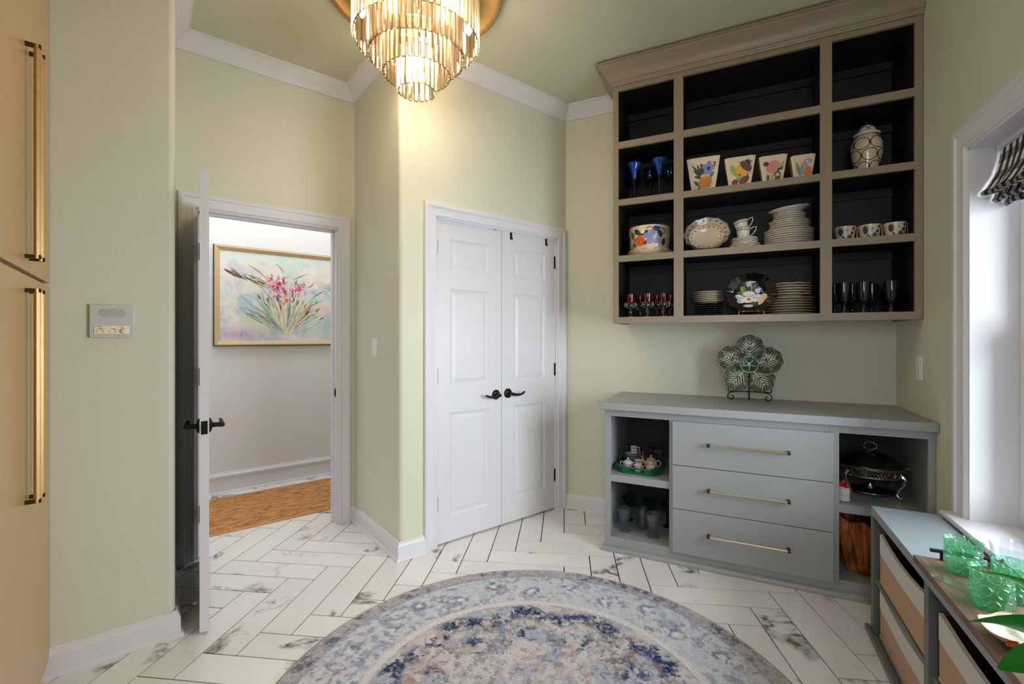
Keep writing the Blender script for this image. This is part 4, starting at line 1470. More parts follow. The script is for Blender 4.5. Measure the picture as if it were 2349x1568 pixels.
hw, ht = 0.0128, 0.0075
L = 1.0


def crystal_mesh(Lc):
    m = MB()
    sec = [(-hw, -ht * 0.35), (-hw * 0.55, -ht), (hw * 0.55, -ht), (hw, -ht * 0.35), (hw, ht * 0.35), (hw * 0.55, ht), (-hw * 0.55, ht), (-hw, ht * 0.35)]
    vs = [(a, b, 0) for a, b in sec] + [(a, b, -Lc + 0.006) for a, b in sec] + [(a * 0.82, b * 0.6, -Lc) for a, b in sec]
    n = 8
    fs = [tuple(range(n))]
    for r_ in range(2):
        fs += [(r_ * n + k, r_ * n + (k + 1) % n, (r_ + 1) * n + (k + 1) % n, (r_ + 1) * n + k) for k in range(n)]
    fs.append(tuple(2 * n + k for k in range(n - 1, -1, -1)))
    return m.add(vs, fs).mesh('crystal', False)


for (r_, zb_, zt_, cnt) in tiers:
    cmesh = crystal_mesh(zt_ - zb_)
    cmesh.materials.append(CRYSTAL)
    tr_ = MB().tube([(r_ * math.cos(2 * PI * k / 64), r_ * math.sin(2 * PI * k / 64), zt_ - CEIL + 0.004) for k in range(64)], 0.004, 6, closed=True)
    for k in range(4):
        t = PI * k / 2 + 0.4
        tr_.tube([(0, 0, zt_ - CEIL + 0.004), (r_ * math.cos(t), r_ * math.sin(t), zt_ - CEIL + 0.004)], 0.003, 6)
    obj('tier_ring', tr_, BRASS, ch)
    for k in range(cnt):
        t = 2 * PI * (k + 0.5) / cnt
        c = bpy.data.objects.new('crystal', cmesh)
        COL.objects.link(c)
        c.parent = ch
        c.location = (r_ * math.cos(t), r_ * math.sin(t), zt_ - CEIL)
        c.rotation_euler = (0, 0, t + PI / 2)
bulb = None
for k in range(8):
    t = 2 * PI * k / 6 + 0.25
    rb = 0.262
    p = (rb * math.cos(t), rb * math.sin(t), 2.905 - CEIL)
    if k >= 6:  # central bulbs added to brighten the lower crystal tiers
        p = (0.03 * (1 if k == 6 else -1), 0.0, (2.80 if k == 6 else 2.70) - CEIL)
    if bulb is None:
        bulb = MB().lathe([(0, -0.055), (0.006, -0.050), (0.016, -0.030), (0.018, -0.015), (0.012, 0.008), (0.008, 0.016), (0, 0.016)], 12).mesh('bulb')
        bulb.materials.append(BULBM)
        sock = MB().lathe([(0.009, 0.014), (0.010, 0.05), (0.0, 0.05)], 10).mesh('bulb_socket')
        sock.materials.append(BRASS)
    for nm, mm in (('bulb', bulb), ('bulb_socket', sock)):
        b = bpy.data.objects.new(nm, mm)
        COL.objects.link(b)
        b.parent = ch
        b.location = p
    l = bpy.data.lights.new('bulb_light', 'POINT')
    l.energy = LAMP_POWER
    l.color = LAMP_COLOR
    l.shadow_soft_size = 0.06
    lo = bpy.data.objects.new('bulb_light', l)
    COL.objects.link(lo)
    lo.location = (CXY[0] + p[0], CXY[1] + p[1], CEIL + p[2] - 0.085)

# ------------------------------------------------------------------ console shelf under the window
cs = thing('console_shelf', 'grey low shelf unit with canvas bins under the window', 'shelf unit', FA, 0, 0, 0)
CD0, CD1, CF, CBK = 1.20, 2.528, 0.555, 0.850
CTOP = 0.552
obj('top_board', MB().box(CF, 0.786, CD0, CD1, CTOP - 0.034, CTOP).box(0.786, CBK, CD0, CD1, CTOP - 0.034, CTOP - 0.012), CONSOLE, cs, bev=0.002)
for y0, y1 in ((CD1 - 0.036, CD1), (1.866, 1.902), (CD0, CD0 + 0.036)):
    obj('upright', MB().box(CF, CBK, y0, y1, 0.0, CTOP - 0.034), CONSOLE_D, cs, bev=0.002)
for y0, y1 in ((1.902, CD1 - 0.036), (CD0 + 0.036, 1.866)):
    obj('shelf_board', MB().box(CF + 0.01, CBK, y0, y1, 0.226, 0.246), CONSOLE_D, cs)
    obj('shelf_board', MB().box(CF + 0.01, CBK, y0, y1, 0.0, 0.010), CONSOLE_D, cs)
obj('back_board', MB().box(CBK - 0.008, CBK, CD0 + 0.036, CD1 - 0.036, 0.010, CTOP - 0.034), CONSOLE_D, cs)
obj('foot_rail', MB().box(CF - 0.022, CF - 0.001, CD0, CD1 + 0.010, 0.001, 0.024), CONSOLE_D, cs, bev=0.006)


def bin_(label, y0, y1, z0):
    b = thing('canvas_bin', label, 'storage bin', FA, 0.575, (y0 + y1) / 2, z0, 0, None)
    hw_ = (y1 - y0) / 2
    H, D, n = 0.206, 0.24, 12
    zc = 0.122

    def front(zlo, zhi, x0, x1, sag, name, mat):
        m = MB()
        vs = []
        for i in range(n + 1):
            y = -hw_ + 2 * hw_ * i / n
            k = math.sin(PI * i / n)
            bul = 0.004 * k
            zt_ = zhi - sag * k
            vs += [(x0 - bul, y, zlo), (x1 - bul, y, zlo), (x0 - bul, y, zt_), (x1 - bul, y, zt_)]
        fs = []
        for i in range(n):
            a, c = i * 4, (i + 1) * 4
            fs += [(a, c, c + 2, a + 2), (a + 1, a + 3, c + 3, c + 1), (a + 2, c + 2, c + 3, a + 3), (a, a + 1, c + 1, c)]
        fs += [(0, 2, 3, 1), (n * 4, n * 4 + 1, n * 4 + 3, n * 4 + 2)]
        m.add(vs, fs)
        return obj(name, m, mat, b)
    front(0.008, zc, 0.0, 0.010, 0.0, 'front_panel', FABT)
    front(zc, H, -0.0015, 0.010, 0.016, 'cuff', FABW)
    obj('bottom_piping', MB().box(-0.003, 0.010, -hw_, hw_, 0.001, 0.009), TRIMY, b, bev=0.002)
    sd = MB()
    sd.box(0.010, D, -hw_, -hw_ + 0.008, 0.002, H).box(0.010, D, hw_ - 0.008, hw_, 0.002, H).box(D - 0.008, D, -hw_ + 0.008, hw_ - 0.008, 0.002, H).box(0.010, D - 0.008, -hw_ + 0.008, hw_ - 0.008, 0.002, 0.010)
    obj('bin_lining', sd, FABIN, b)
    return b


bin_('upper canvas bin with pale cuff in shelf bay next to the base cabinet', 1.925, 2.468, 0.247)
bin_('lower canvas bin with pale cuff in shelf bay next to the base cabinet', 1.925, 2.468, 0.011)
bin_('upper canvas bin with pale cuff in shelf bay below the walnut tray', 1.262, 1.842, 0.247)
bin_('lower canvas bin with pale cuff in shelf bay below the walnut tray', 1.262, 1.842, 0.011)

# walnut tray with black handles
wt = thing('serving_tray', 'walnut serving board with black bar handles on the shelf unit under the window', 'tray', FA, 0.66, 1.63, CTOP)
obj('board', MB().box(-0.116, 0.116, -0.33, 0.33, 0.002, 0.024), WALNUT, wt, bev=0.002)
for y, sg in ((0.318, 1), (-0.318, -1)):
    m = MB()
    m.tube([(-0.075, y + 0.0 * sg, 0.052), (0.10, y + 0.0 * sg, 0.052)], 0.006, 10)
    for x in (-0.045, 0.07):
        m.tube([(x, y, 0.023), (x, y, 0.052)], 0.006, 10)
    obj('handle', m, BLACK, wt)


def tumbler_mesh(r, h, mat):
    def mod(t, i, rr, z):
        if 2 <= i <= 15:
            # hobnail-like pressed pattern in two winding rows of ovals
            a = math.sin(6 * t + (z / h) * 2.2)
            b = math.sin(PI * 3.0 * z / h)
            return (1.0 + 0.035 * a * b + 0.012 * math.sin(30 * t) * math.sin(70 * z / h), 0.0)
        return (1.0, 0.0)
    prof = [(0, 0.0), (r * 0.80, 0.0)]
    for i in range(1, 15):
        z = h * 0.90 * i / 14
        prof.append((r * (0.84 + 0.10 * math.sin(PI * i / 15)), z))
    prof += [(r * 0.97, h * 0.95), (r, h), (r - 0.0035, h)]
    for i in range(8, -1, -1):
        z = 0.010 + (h * 0.95 - 0.010) * i / 8
        prof.append((r * 0.78 + (r * 0.14) * i / 8, z))
    prof.append((0, 0.010))
    return MB().lathe(prof, 72, mod=mod)


gt = [(0.640, 1.872, 'green pressed glass tumbler nearest the black tray handle'), (0.628, 1.668, 'green pressed glass tumbler beside the white gold rimmed bowl'), (0.705, 1.742, 'green pressed glass tumbler between two others and the window sill')]
me_t = tumbler_mesh(0.048, 0.100, TUMB).mesh('glass_tumbler', True, 60)
me_t.materials.append(TUMB)
for s, d, lab in gt:
    o = obj('glass_tumbler', me_t, None, None, FA + s * 9, pos(FA, s, d, CTOP + 0.0245))
    tag(o, lab, 'glass', 'green tumblers on the walnut tray')
cg = MB().lathe([(0, 0), (0.044, 0.0), (0.047, 0.004), (0.053, 0.110), (0.055, 0.116), (0.0525, 0.116), (0.050, 0.108), (0.044, 0.012), (0, 0.012)], 48)
o = obj('glass_bowl', cg, GOBLETG, None, FA, pos(FA, 0.745, 1.845, CTOP + 0.0245))
tag(o, 'plain clear glass by the window sill behind the green tumblers', 'glass')
kr = MB()
for (a, b, h_) in ((0.0, 0.0, 0),):
    kr.add([(-0.055, -0.012, 0), (0.055, -0.012, 0), (0.055, 0.012, 0), (-0.055, 0.012, 0), (-0.048, -0.006, 0.012), (0.048, -0.006, 0.012), (0.048, 0.006, 0.012), (-0.048, 0.006, 0.012), (-0.068, 0, 0.004), (0.068, 0, 0.004)],
           [(0, 3, 2, 1), (4, 5, 6, 7), (0, 1, 5, 4), (2, 3, 7, 6), (0, 4, 8), (4, 7, 8), (7, 3, 8), (3, 0, 8), (1, 9, 5), (5, 9, 6), (6, 9, 2), (2, 9, 1)])
o = obj('knife_rest', kr, KNIFEG, None, FA + R(-48), pos(FA, 0.590, 1.765, CTOP + 0.0245), smooth=False)
tag(o, 'cut crystal knife rest lying on the walnut tray', 'knife rest')


def bowl_wave(t, i, rr, z):
    return (1.0 + 0.03 * math.sin(5 * t), 0.004 * math.sin(5 * t) if i > 2 else 0.0)


sb = thing('shell_bowl', 'white ceramic bowl with gold rim and green veining on the walnut tray', 'bowl', FA, 0.624, 1.492, CTOP + 0.0245)
prof = [(0, 0), (0.034, 0.0), (0.038, 0.004), (0.058, 0.011), (0.076, 0.024), (0.081, 0.030), (0.078, 0.030), (0.056, 0.015), (0.034, 0.008), (0, 0.007)]
m_sb = MB().lathe(prof, 48, mod=bowl_wave)
BOWLM = M('mottled_white_glaze', (196, 195, 178), 0.18, coat=0.4, var=0.28, vscale=22)
obj('bowl_body', m_sb, BOWLM, sb)
rimp = []
for k in range(60):
    t = 2 * PI * k / 60
    q = bowl_wave(t, 5, 0, 0)
    rimp.append((0.0797 * q[0] * math.cos(t), 0.0797 * q[0] * math.sin(t), 0.0305 + q[1]))
obj('gold_rim', MB().tube(rimp, 0.0017, 6, closed=True), BRASS, sb)

# leafy plant leaning in beside the camera
pp = thing('potted_plant', 'glossy green leafy plant in an orange pot beside the walnut tray', 'plant', FA, 0.70, 1.235, CTOP)
obj('pot', MB().lathe([(0, 0), (0.030, 0), (0.036, 0.01), (0.043, 0.055), (0.046, 0.060), (0.042, 0.060), (0.039, 0.050), (0, 0.048)], 28), TERRA, pp)
obj('soil', MB().lathe([(0, 0.050), (0.039, 0.050)], 20), SOIL, pp)


def leaf_blade(base, tip, up, width, name='leaf', droop=0.03):
    b, t = Vector(base), Vector(tip)
    ax = t - b
    side = ax.cross(Vector(up)).normalized()
    nrm = side.cross(ax).normalized()
    m = MB()
    n, w = 12, 6
    vs = []
    for i in range(n + 1):
        q = i / n
        c = b + ax * q + nrm * (droop * math.sin(PI * q))
        k = width * 0.5 * (math.sin(PI * min(1, q * 0.96 + 0.03)) ** 0.75)
        for j in range(w + 1):
            e = (j / w - 0.5) * 2
            vs.append(c + side * (k * e) + nrm * (0.25 * k * (abs(e) ** 1.5)))
    fs = [(i * (w + 1) + j, i * (w + 1) + j + 1, (i + 1) * (w + 1) + j + 1, (i + 1) * (w + 1) + j) for i in range(n) for j in range(w)]
    m.add(vs, fs)
    o = obj(name, m, LEAFM, pp, angle=80)
    return o


# leaf tips given relative to the pot's base (frame A axes)
P0 = Vector((0.70, 1.235, CTOP))
lv = [((0.600, 1.150, 0.715), (0.456, 1.310, 0.690), 0.110), ((0.600, 1.190, 0.745), (0.514, 1.425, 0.760), 0.040), ((0.610, 1.120, 0.700), (0.424, 1.102, 0.714), 0.110), ((0.72, 1.22, 0.66), (0.84, 1.10, 0.72), 0.07), ((0.68, 1.20, 0.66), (0.62, 1.02, 0.72), 0.07), ((0.73, 1.28, 0.66), (0.80, 1.42, 0.73), 0.06), ((0.69, 1.30, 0.655), (0.655, 1.42, 0.690), 0.05)]
for b, t, wd in lv:
    leaf_blade(Vector(b) - P0, Vector(t) - P0, (0, 0, 1), wd)
    m = MB().tube([(0, 0, 0.05), tuple((Vector(b) - P0) * 0.5 + Vector((0, 0, 0.04))), tuple(Vector(b) - P0 + (Vector(t) - Vector(b)) * 0.06)], 0.0035, 6)
    obj('stem', m, STEMM, pp)
m = MB().lathe([(0, 0.0), (0.006, 0.004), (0.010, 0.016), (0.006, 0.034), (0, 0.040)], 12)
m.xf(Matrix.Translation(Vector((0.486, 1.238, 0.694)) - P0) @ Matrix.Rotation(R(70), 4, 'Y') @ Matrix.Scale(0.6, 4))
bd_ = obj('orange_bud', m, TERRA, pp, label='orange flower bud')
obj('bud_stalk', MB().tube([(0, 0, 0.05), (-0.08, -0.02, 0.10), (-0.19, -0.005, 0.137)], 0.003, 6), STEMM, pp)


# ------------------------------------------------------------------ dishes in the display cabinet
Z1, Z2, Z3, Z4 = 2.549, 2.181, 1.822, 1.430       # shelf tops from the top down


def plate_mesh(r, h, wav=0.0, nw=12, name='plate', mat=IVORY, n=48, oval=1.0):
    def mod(t, i, rr, z):
        if i in (3, 4, 5, 6):
            return (1 + wav * math.cos(nw * t), wav * 0.045 * math.cos(nw * t))
        return (1, 0)
    prof = [(0, 0), (r * 0.55, 0), (r * 0.60, h * 0.42), (r * 0.95, h * 0.66), (r * 0.995, h * 0.74), (r, h * 0.88), (r * 0.98, h), (r * 0.68, h * 0.80), (r * 0.58, h * 0.56), (0, h * 0.50)]
    me = MB().lathe(prof, n, mod=mod, sy=oval).mesh(name)
    me.materials.append(mat)
    return me


def stack(me, cnt, s, d, z, pitch, namefmt, cat, group, name='plate', jit=0.003):
    for i in range(cnt):
        o = obj(name, me, None, None, FA + 0.4 * i, pos(FA, s + random.uniform(-jit, jit), d + random.uniform(-jit, jit), z + i * pitch))
        k = 'lowest' if i == 0 else ('topmost' if i == cnt - 1 else ORD[i] + ' from the bottom')
        tag(o, namefmt % k, cat, group)


# --- blue goblets (second row, cubby beside the closet)
def goblet(name, label, s, d, z, r, h, bowl_h, stem_r, mat, flare, group, stem_mat=CLEARG):
    t = thing(name, label, 'goblet', FA, s, d, z, 0, group)
    zb_ = h - bowl_h
    if flare:
        prof = [(0, zb_), (0.006, zb_ + 0.004), (0.012, zb_ + bowl_h * 0.15), (r * 0.52, zb_ + bowl_h * 0.62), (r * 0.78, zb_ + bowl_h * 0.9), (r, h), (r - 0.002, h), (r * 0.50, zb_ + bowl_h * 0.64), (0.010, zb_ + bowl_h * 0.2), (0, zb_ + bowl_h * 0.16)]
    else:
        prof = [(0, zb_), (r * 0.55, zb_ + bowl_h * 0.06), (r * 0.92, zb_ + bowl_h * 0.28), (r, zb_ + bowl_h * 0.5), (r * 0.88, h), (r * 0.86, h), (r * 0.97, zb_ + bowl_h * 0.5), (r * 0.88, zb_ + bowl_h * 0.3), (r * 0.5, zb_ + bowl_h * 0.1), (0, zb_ + bowl_h * 0.06)]
    obj('bowl', MB().lathe(prof, 28), mat, t)
    obj('stem', MB().lathe([(stem_r * 1.8, 0.008), (stem_r, 0.02), (stem_r * 0.85, zb_ * 0.5), (stem_r, zb_ * 0.85), (stem_r * 1.6, zb_)], 14), stem_mat, t)
    obj('foot', MB().lathe([(0, 0.009), (stem_r * 2, 0.007), (r * 0.72, 0.003), (r * 0.74, 0.001), (r * 0.72, 0), (0, 0)], 28), stem_mat, t)
    return t


goblet('blue_goblet', 'flared cobalt blue goblet nearest the cubby side toward the closet', -0.580, 3.05, Z2, 0.047, 0.255, 0.105, 0.0055, COBALT, True, 'blue goblets in the display cabinet')
goblet('blue_goblet', 'flared cobalt blue goblet in front of the round dark blue ones', -0.420, 3.05, Z2, 0.049, 0.258, 0.108, 0.0055, COBALT, True, 'blue goblets in the display cabinet')
for s, lab in ((-0.610, 'dark blue round goblet half hidden behind the flared goblet nearest the closet'), (-0.502, 'dark blue round goblet between the two flared goblets'), (-0.366, 'dark blue round goblet closest to the patterned canisters')):
    goblet('dark_blue_goblet', lab, s, 3.20, Z2, 0.046, 0.262, 0.10, 0.0055, DARKBLUE, False, 'dark blue goblets in the display cabinet')

# --- four tapered ceramic canisters with fruit motifs
OL = (46, 52, 30)


def motif1(p):      # pineapple and blue flower
    for a, b, c, d in ((0.0, 0.50, -0.46, 0.98), (-0.02, 0.48, -0.42, 0.78), (0.02, 0.52, -0.22, 0.98), (0.04, 0.54, -0.02, 0.97), (0.0, 0.44, -0.40, 0.52), (0.08, 0.54, 0.12, 0.86)):
        p.leaf(a - 0.10, b - 0.02, c - 0.06, d - 0.02, 0.11, OL)
    p.leaf(-0.22, 0.12, -0.5, 0.34, 0.16, (48, 84, 40))
    p.leaf(-0.10, 0.10, -0.34, -0.02, 0.16, (88, 128, 44))
    p.leaf(0.30, 0.40, 0.52, 0.60, 0.16, (78, 120, 52))
    p.ell(0.10, 0.24, 0.36, 0.25, (236, 150, 30), 0)
    for k in range(5):
        p.stroke([(-0.22 + 0.13 * k, 0.06 + 0.02 * abs(k - 2)), (-0.12 + 0.13 * k, 0.42 - 0.02 * abs(k - 2))], 0.018, (150, 84, 20))
    for k in range(4):
        p.stroke([(-0.22, 0.14 + 0.08 * k), (0.42, 0.10 + 0.085 * k)], 0.018, (150, 84, 20))
    p.flower(0.24, 0.74, 0.26, (128, 138, 190), (58, 20, 40), 5, 10, 0.3)
    p.stroke([(0.0, 0.86), (-0.06, 0.92), (-0.14, 0.88)], 0.05, (50, 70, 44))
    p.stroke([(0.50, 0.80), (0.52, 0.92), (0.44, 0.96)], 0.05, (50, 70, 44))


def motif2(p):      # sunflower, pear and strawberries
    p.leaf(-0.44, 0.86, -0.12, 0.30, 0.30, (168, 176, 66))
    p.ell(0.16, 0.66, 0.36, 0.30, (240, 176, 40), 30)
    p.ell(0.30, 0.76, 0.34, 0.17, (110, 48, 24), -35)
    for k in range(9):
        p.stroke([(-0.02 + 0.07 * k, 0.98 - 0.055 * k), (0.10 + 0.06 * k, 0.80 - 0.05 * k)], 0.012, (60, 26, 16))
    p.ell(-0.30, 0.10, 0.20, 0.14, (150, 36, 26), 20)
    p.ell(0.24, 0.16, 0.30, 0.17, (140, 26, 22), 25)
    p.leaf(-0.20, 0.26, 0.26, 0.34, 0.16, (150, 180, 80))
    p.leaf(-0.12, 0.24, -0.02, 0.06, 0.10, (120, 160, 60))
    p.ell(-0.02, 0.42, 0.05, 0.045, (70, 16, 20))
    p.ell(0.34, 0.97, 0.10, 0.06, (60, 14, 24))
    p.ell(0.44, 0.86, 0.07, 0.06, (60, 14, 24))
    p.stroke([(0.36, 0.9), (0.5, 0.96), (0.56, 0.92)], 0.03, (60, 14, 24))
    p.stroke([(0.40, 0.30), (0.46, 0.40), (0.36, 0.42)], 0.04, (80, 20, 24))


def motif3(p):      # pink clover, leaf and tendril
    p.ell(-0.02, 0.66, 0.38, 0.28, (226, 140, 140), 25)
    for k in range(6):
        p.stroke([(-0.28 + 0.09 * k, 0.50 + 0.03 * k), (0.06 + 0.04 * k, 0.88 - 0.05 * k)], 0.014, (196, 104, 110))
    p.ell(-0.36, 0.82, 0.15, 0.11, (72, 22, 26))
    p.poly([(0.30, 0.66), (0.56, 0.94), (0.60, 0.66), (0.42, 0.60)], (176, 176, 82))
    p.poly([(0.24, 0.42), (0.54, 0.50), (0.56, 0.64), (0.26, 0.56)], (36, 58, 34))
    p.poly([(-0.40, 0.04), (-0.26, 0.02), (-0.22, 0.28), (-0.36, 0.32)], (36, 58, 34))
    p.ell(0.04, 0.16, 0.20, 0.22, (216, 180, 64), 0)
    p.ell(0.30, 0.10, 0.16, 0.12, (40, 66, 36), 0)
    p.stroke([(0.10, 0.22), (0.16, 0.40), (0.34, 0.40), (0.46, 0.26), (0.44, 0.10), (0.32, 0.04)], 0.07, (36, 58, 34))


def motif4(p):      # bluebells, leaves and an orange
    p.leaf(-0.18, 0.06, -0.42, 0.92, 0.24, (110, 152, 96))
    p.leaf(-0.16, 0.10, 0.02, 0.84, 0.22, (140, 176, 112))
    p.stroke([(-0.16, 0.02), (-0.10, 0.60), (0.14, 0.92), (0.40, 0.98)], 0.03, (96, 136, 80))
    p.leaf(0.20, 0.52, 0.12, 0.84, 0.26, (150, 166, 206))
    p.leaf(0.48, 0.72, 0.38, 0.98, 0.18, (150, 166, 206))
    p.ell(0.34, 0.30, 0.30, 0.26, (232, 126, 30))
    p.leaf(0.02, 0.16, -0.02, 0.54, 0.26, (150, 160, 206))
    p.leaf(-0.10, 0.04, 0.30, 0.02, 0.12, (140, 160, 80))


def canister(s, d, wt_, wb_, h, motif, label):
    t = thing('canister', label, 'canister', FA, s, d, Z2, R(2), 'fruit painted canisters')
    dt, db = wt_ * 0.8, wb_ * 0.8
    nsc = 5
    m = MB()
    top, bot = [], []
    per = []
    def side_pts(w_, dep, z):
        return [(-w_ / 2, -dep / 2, z), (w_ / 2, -dep / 2, z), (w_ / 2, dep / 2, z), (-w_ / 2, dep / 2, z)]
    # tapered shell, scalloped along the top of every side
    seg = nsc * 6
    ringb, ringt = [], []
    B, T = side_pts(wb_, db, 0), side_pts(wt_, dt, h)
    for k in range(4):
        for i in range(seg):
            q = i / seg
            b_ = Vector(B[k]).lerp(Vector(B[(k + 1) % 4]), q)
            t_ = Vector(T[k]).lerp(Vector(T[(k + 1) % 4]), q)
            t_.z = h - 0.006 + 0.006 * abs(math.cos(PI * q * nsc))
            ringb.append(b_)
            ringt.append(t_)
    n = len(ringb)
    inn = [Vector((v.x * 0.93, v.y * 0.93, v.z)) for v in ringt]
    innb = [Vector((v.x * 0.90, v.y * 0.90, 0.012)) for v in ringb]
    vs = ringb + ringt + inn + innb
    fs = []
    for a in range(3):
        fs += [(a * n + k, a * n + (k + 1) % n, (a + 1) * n + (k + 1) % n, (a + 1) * n + k) for k in range(n)]
    fs += [tuple(range(n - 1, -1, -1)), tuple(3 * n + k for k in range(n))]
    m.add(vs, fs)
    obj('body', m, CREAM, t, smooth=False)
    lid = MB().prism([(-wt_ * 0.44, -dt * 0.42), (wt_ * 0.44, -dt * 0.42), (wt_ * 0.44, dt * 0.42), (-wt_ * 0.44, dt * 0.42)], h - 0.010, h + 0.008)
    obj('lid', lid, CREAM, t, bev=0.004)
    obj('lid_handle', MB().box(-wt_ * 0.12, wt_ * 0.12, dt * 0.10, dt * 0.22, h + 0.008, h + 0.022), REDP, t, bev=0.003, label='red lid handle')
    p = Paint()
    motif(p)

    def mp(u, v, off):
        vv = 0.10 + 0.76 * v
        w_ = wb_ + (wt_ - wb_) * vv
        dep = db + (dt - db) * vv
        return (u * w_ * 0.74, -dep / 2 - off - 0.0006, h * vv)
    p.build('painted_motif', mp, t)
    return t


# front faces lie about 7 cm behind the shelf edge
canister(-0.161, 3.062, 0.186, 0.128, 0.205, motif1, 'tallest cream canister painted with a pineapple and blue flower')
canister(0.038, 3.058, 0.164, 0.112, 0.176, motif2, 'cream canister painted with a sunflower, pear and strawberries')
canister(0.2075, 3.055, 0.142, 0.096, 0.156, motif3, 'cream canister painted with a pink clover head and tendril')
canister(0.354, 3.050, 0.120, 0.080, 0.135, motif4, 'smallest cream canister painted with bluebells and an orange')

# --- ginger jar
gj = thing('ginger_jar', 'lidded cream ginger jar with navy linked ring pattern in the display cabinet', 'jar', FA, 0.667, 3.12, Z2)
jp = [(0.0, 0.0), (0.044, 0.0), (0.047, 0.010), (0.052, 0.035), (0.062, 0.075), (0.071, 0.115), (0.0745, 0.150), (0.073, 0.175), (0.066, 0.200), (0.054, 0.218), (0.046, 0.224), (0.044, 0.232), (0, 0.232)]
obj('body', MB().lathe(jp, 40), CREAM, gj)
lp = [(0.055, 0.226), (0.061, 0.229), (0.0615, 0.236), (0.056, 0.240), (0.046, 0.244), (0.044, 0.252), (0.036, 0.270), (0.024, 0.281), (0.012, 0.286), (0, 0.287)]
obj('lid', MB().lathe(lp, 36), CHINAW, gj)
obj('lid_knob', MB().lathe([(0.008, 0.285), (0.006, 0.289), (0.010, 0.294), (0.012, 0.300), (0.009, 0.306), (0.003, 0.310), (0, 0.311)], 18), NAVY, gj)


def interp(prof, z):
    for (r0, z0), (r1, z1) in zip(prof, prof[1:]):
        if z0 <= z <= z1 and z1 > z0:
            return r0 + (r1 - r0) * (z - z0) / (z1 - z0)
    return prof[-1][0]


for row, (zc, rh, off) in enumerate(((0.170, 0.032, 0.0), (0.107, 0.030, 0.5), (0.046, 0.026, 0.0))):
    nn = 6
    for k in range(nn):
        tc_ = 2 * PI * (k + off) / nn
        hwid = PI / nn * 0.96
        pts = []
        for q in range(28):
            a = 2 * PI * q / 28
            z = zc + rh * math.sin(a)
            th = tc_ + hwid * math.cos(a)
            r_ = interp(jp[1:-1], z) + 0.0006
            pts.append((r_ * math.cos(th), r_ * math.sin(th), z))
        obj('painted_ring', MB().tube(pts, 0.0019, 6, closed=True), NAVY, gj)
        for th in (tc_ + hwid,):
            r_ = interp(jp[1:-1], zc) + 0.0008
            obj('painted_link', MB().tube([((r_) * math.cos(th + 0.05 * math.cos(a)), r_ * math.sin(th + 0.05 * math.cos(a)), zc + 0.006 * math.sin(a)) for a in [2 * PI * i / 10 for i in range(10)]], 0.0018, 6, closed=True), NAVY, gj)
for k in range(6):
    tc_ = 2 * PI * k / 6
    pts = []
    for q in range(20):
        a = 2 * PI * q / 20
        z = 0.256 + 0.014 * math.sin(a)
        th = tc_ + PI / 6 * 0.92 * math.cos(a)
        rl = [(0.046, 0.242), (0.044, 0.252), (0.036, 0.270)]
        r_ = interp(rl, z) + 0.0006
        pts.append((r_ * math.cos(th), r_ * math.sin(th), z))
    obj('painted_ring', MB().tube(pts, 0.0015, 6, closed=True), NAVY, gj)


# --- big floral bowl on a scalloped foot (third row)
fb = thing('floral_bowl', 'large cream bowl painted with orange fruit and blue bellflower on scalloped foot', 'bowl', FA, -0.492, 3.11, Z3)
fprof = [(0.0, 0.030), (0.110, 0.032), (0.122, 0.050), (0.130, 0.100), (0.132, 0.150), (0.133, 0.186), (0.131, 0.192), (0.127, 0.188), (0.124, 0.10), (0.110, 0.05), (0, 0.045)]
obj('body', MB().lathe(fprof, 56), CREAM, fb)


def sc_mod(t, i, r_, z):
    return (1 + (0.035 * abs(math.cos(6.5 * t)) if i in (3, 4) else 0), (0.012 * (abs(math.cos(6.5 * t)) - 0.3) if i in (3, 4) else 0))


obj('scalloped_foot', MB().lathe([(0, 0.0), (0.118, 0.0), (0.124, 0.008), (0.139, 0.030), (0.137, 0.034), (0.120, 0.034), (0, 0.032)], 104, mod=sc_mod), CREAM, fb)
p = Paint()
GD, GL_, OR, BL, NV = (40, 60, 34), (88, 130, 44), (232, 104, 36), (140, 148, 206), (34, 48, 96)
p.leaf(-0.62, 0.92, -0.50, 0.40, 0.22, GL_)
p.leaf(-0.55, 0.30, -0.42, 0.02, 0.16, (70, 110, 50))
p.stroke([(-0.70, 0.02), (-0.46, 0.40), (-0.30, 0.56)], 0.04, (28, 24, 30))
p.leaf(-0.42, 1.0, -0.18, 0.62, 0.24, GD)
p.leaf(-0.20, 0.66, 0.22, 0.86, 0.26, GD)
p.ell(-0.18, 0.34, 0.23, 0.28, OR)
p.flower(-0.14, 0.30, 0.12, (210, 70, 26), (244, 190, 70), 5)
p.leaf(0.02, 0.10, 0.10, 0.36, 0.14, (130, 48, 24))
p.ell(-0.05, 0.84, 0.10, 0.14, (238, 224, 206))
for k in range(7):
    p.ell(-0.05 + 0.06 * math.cos(k), 0.84 + 0.09 * math.sin(k * 1.3), 0.020, 0.026, (250, 244, 230))
p.flower(0.40, 0.52, 0.40, BL, (132, 140, 200), 5, 20, 0.5)
p.leaf(0.36, 0.30, 0.56, 0.76, 0.14, (232, 214, 130))
p.leaf(0.36, 0.90, 0.70, 1.02, 0.28, NV)
p.leaf(0.62, 0.92, 0.74, 0.46, 0.20, NV)
p.stroke([(0.10, 0.98), (0.24, 1.04), (0.36, 1.0)], 0.03, (28, 24, 30))
p.stroke([(0.70, 0.96), (0.86, 0.96), (0.92, 0.80), (0.80, 0.66)], 0.035, (28, 30, 44))
p.leaf(0.86, 0.06, 0.88, 0.50, 0.22, (60, 84, 44))
p.leaf(-0.95, 0.3, -0.80, 0.7, 0.2, NV)


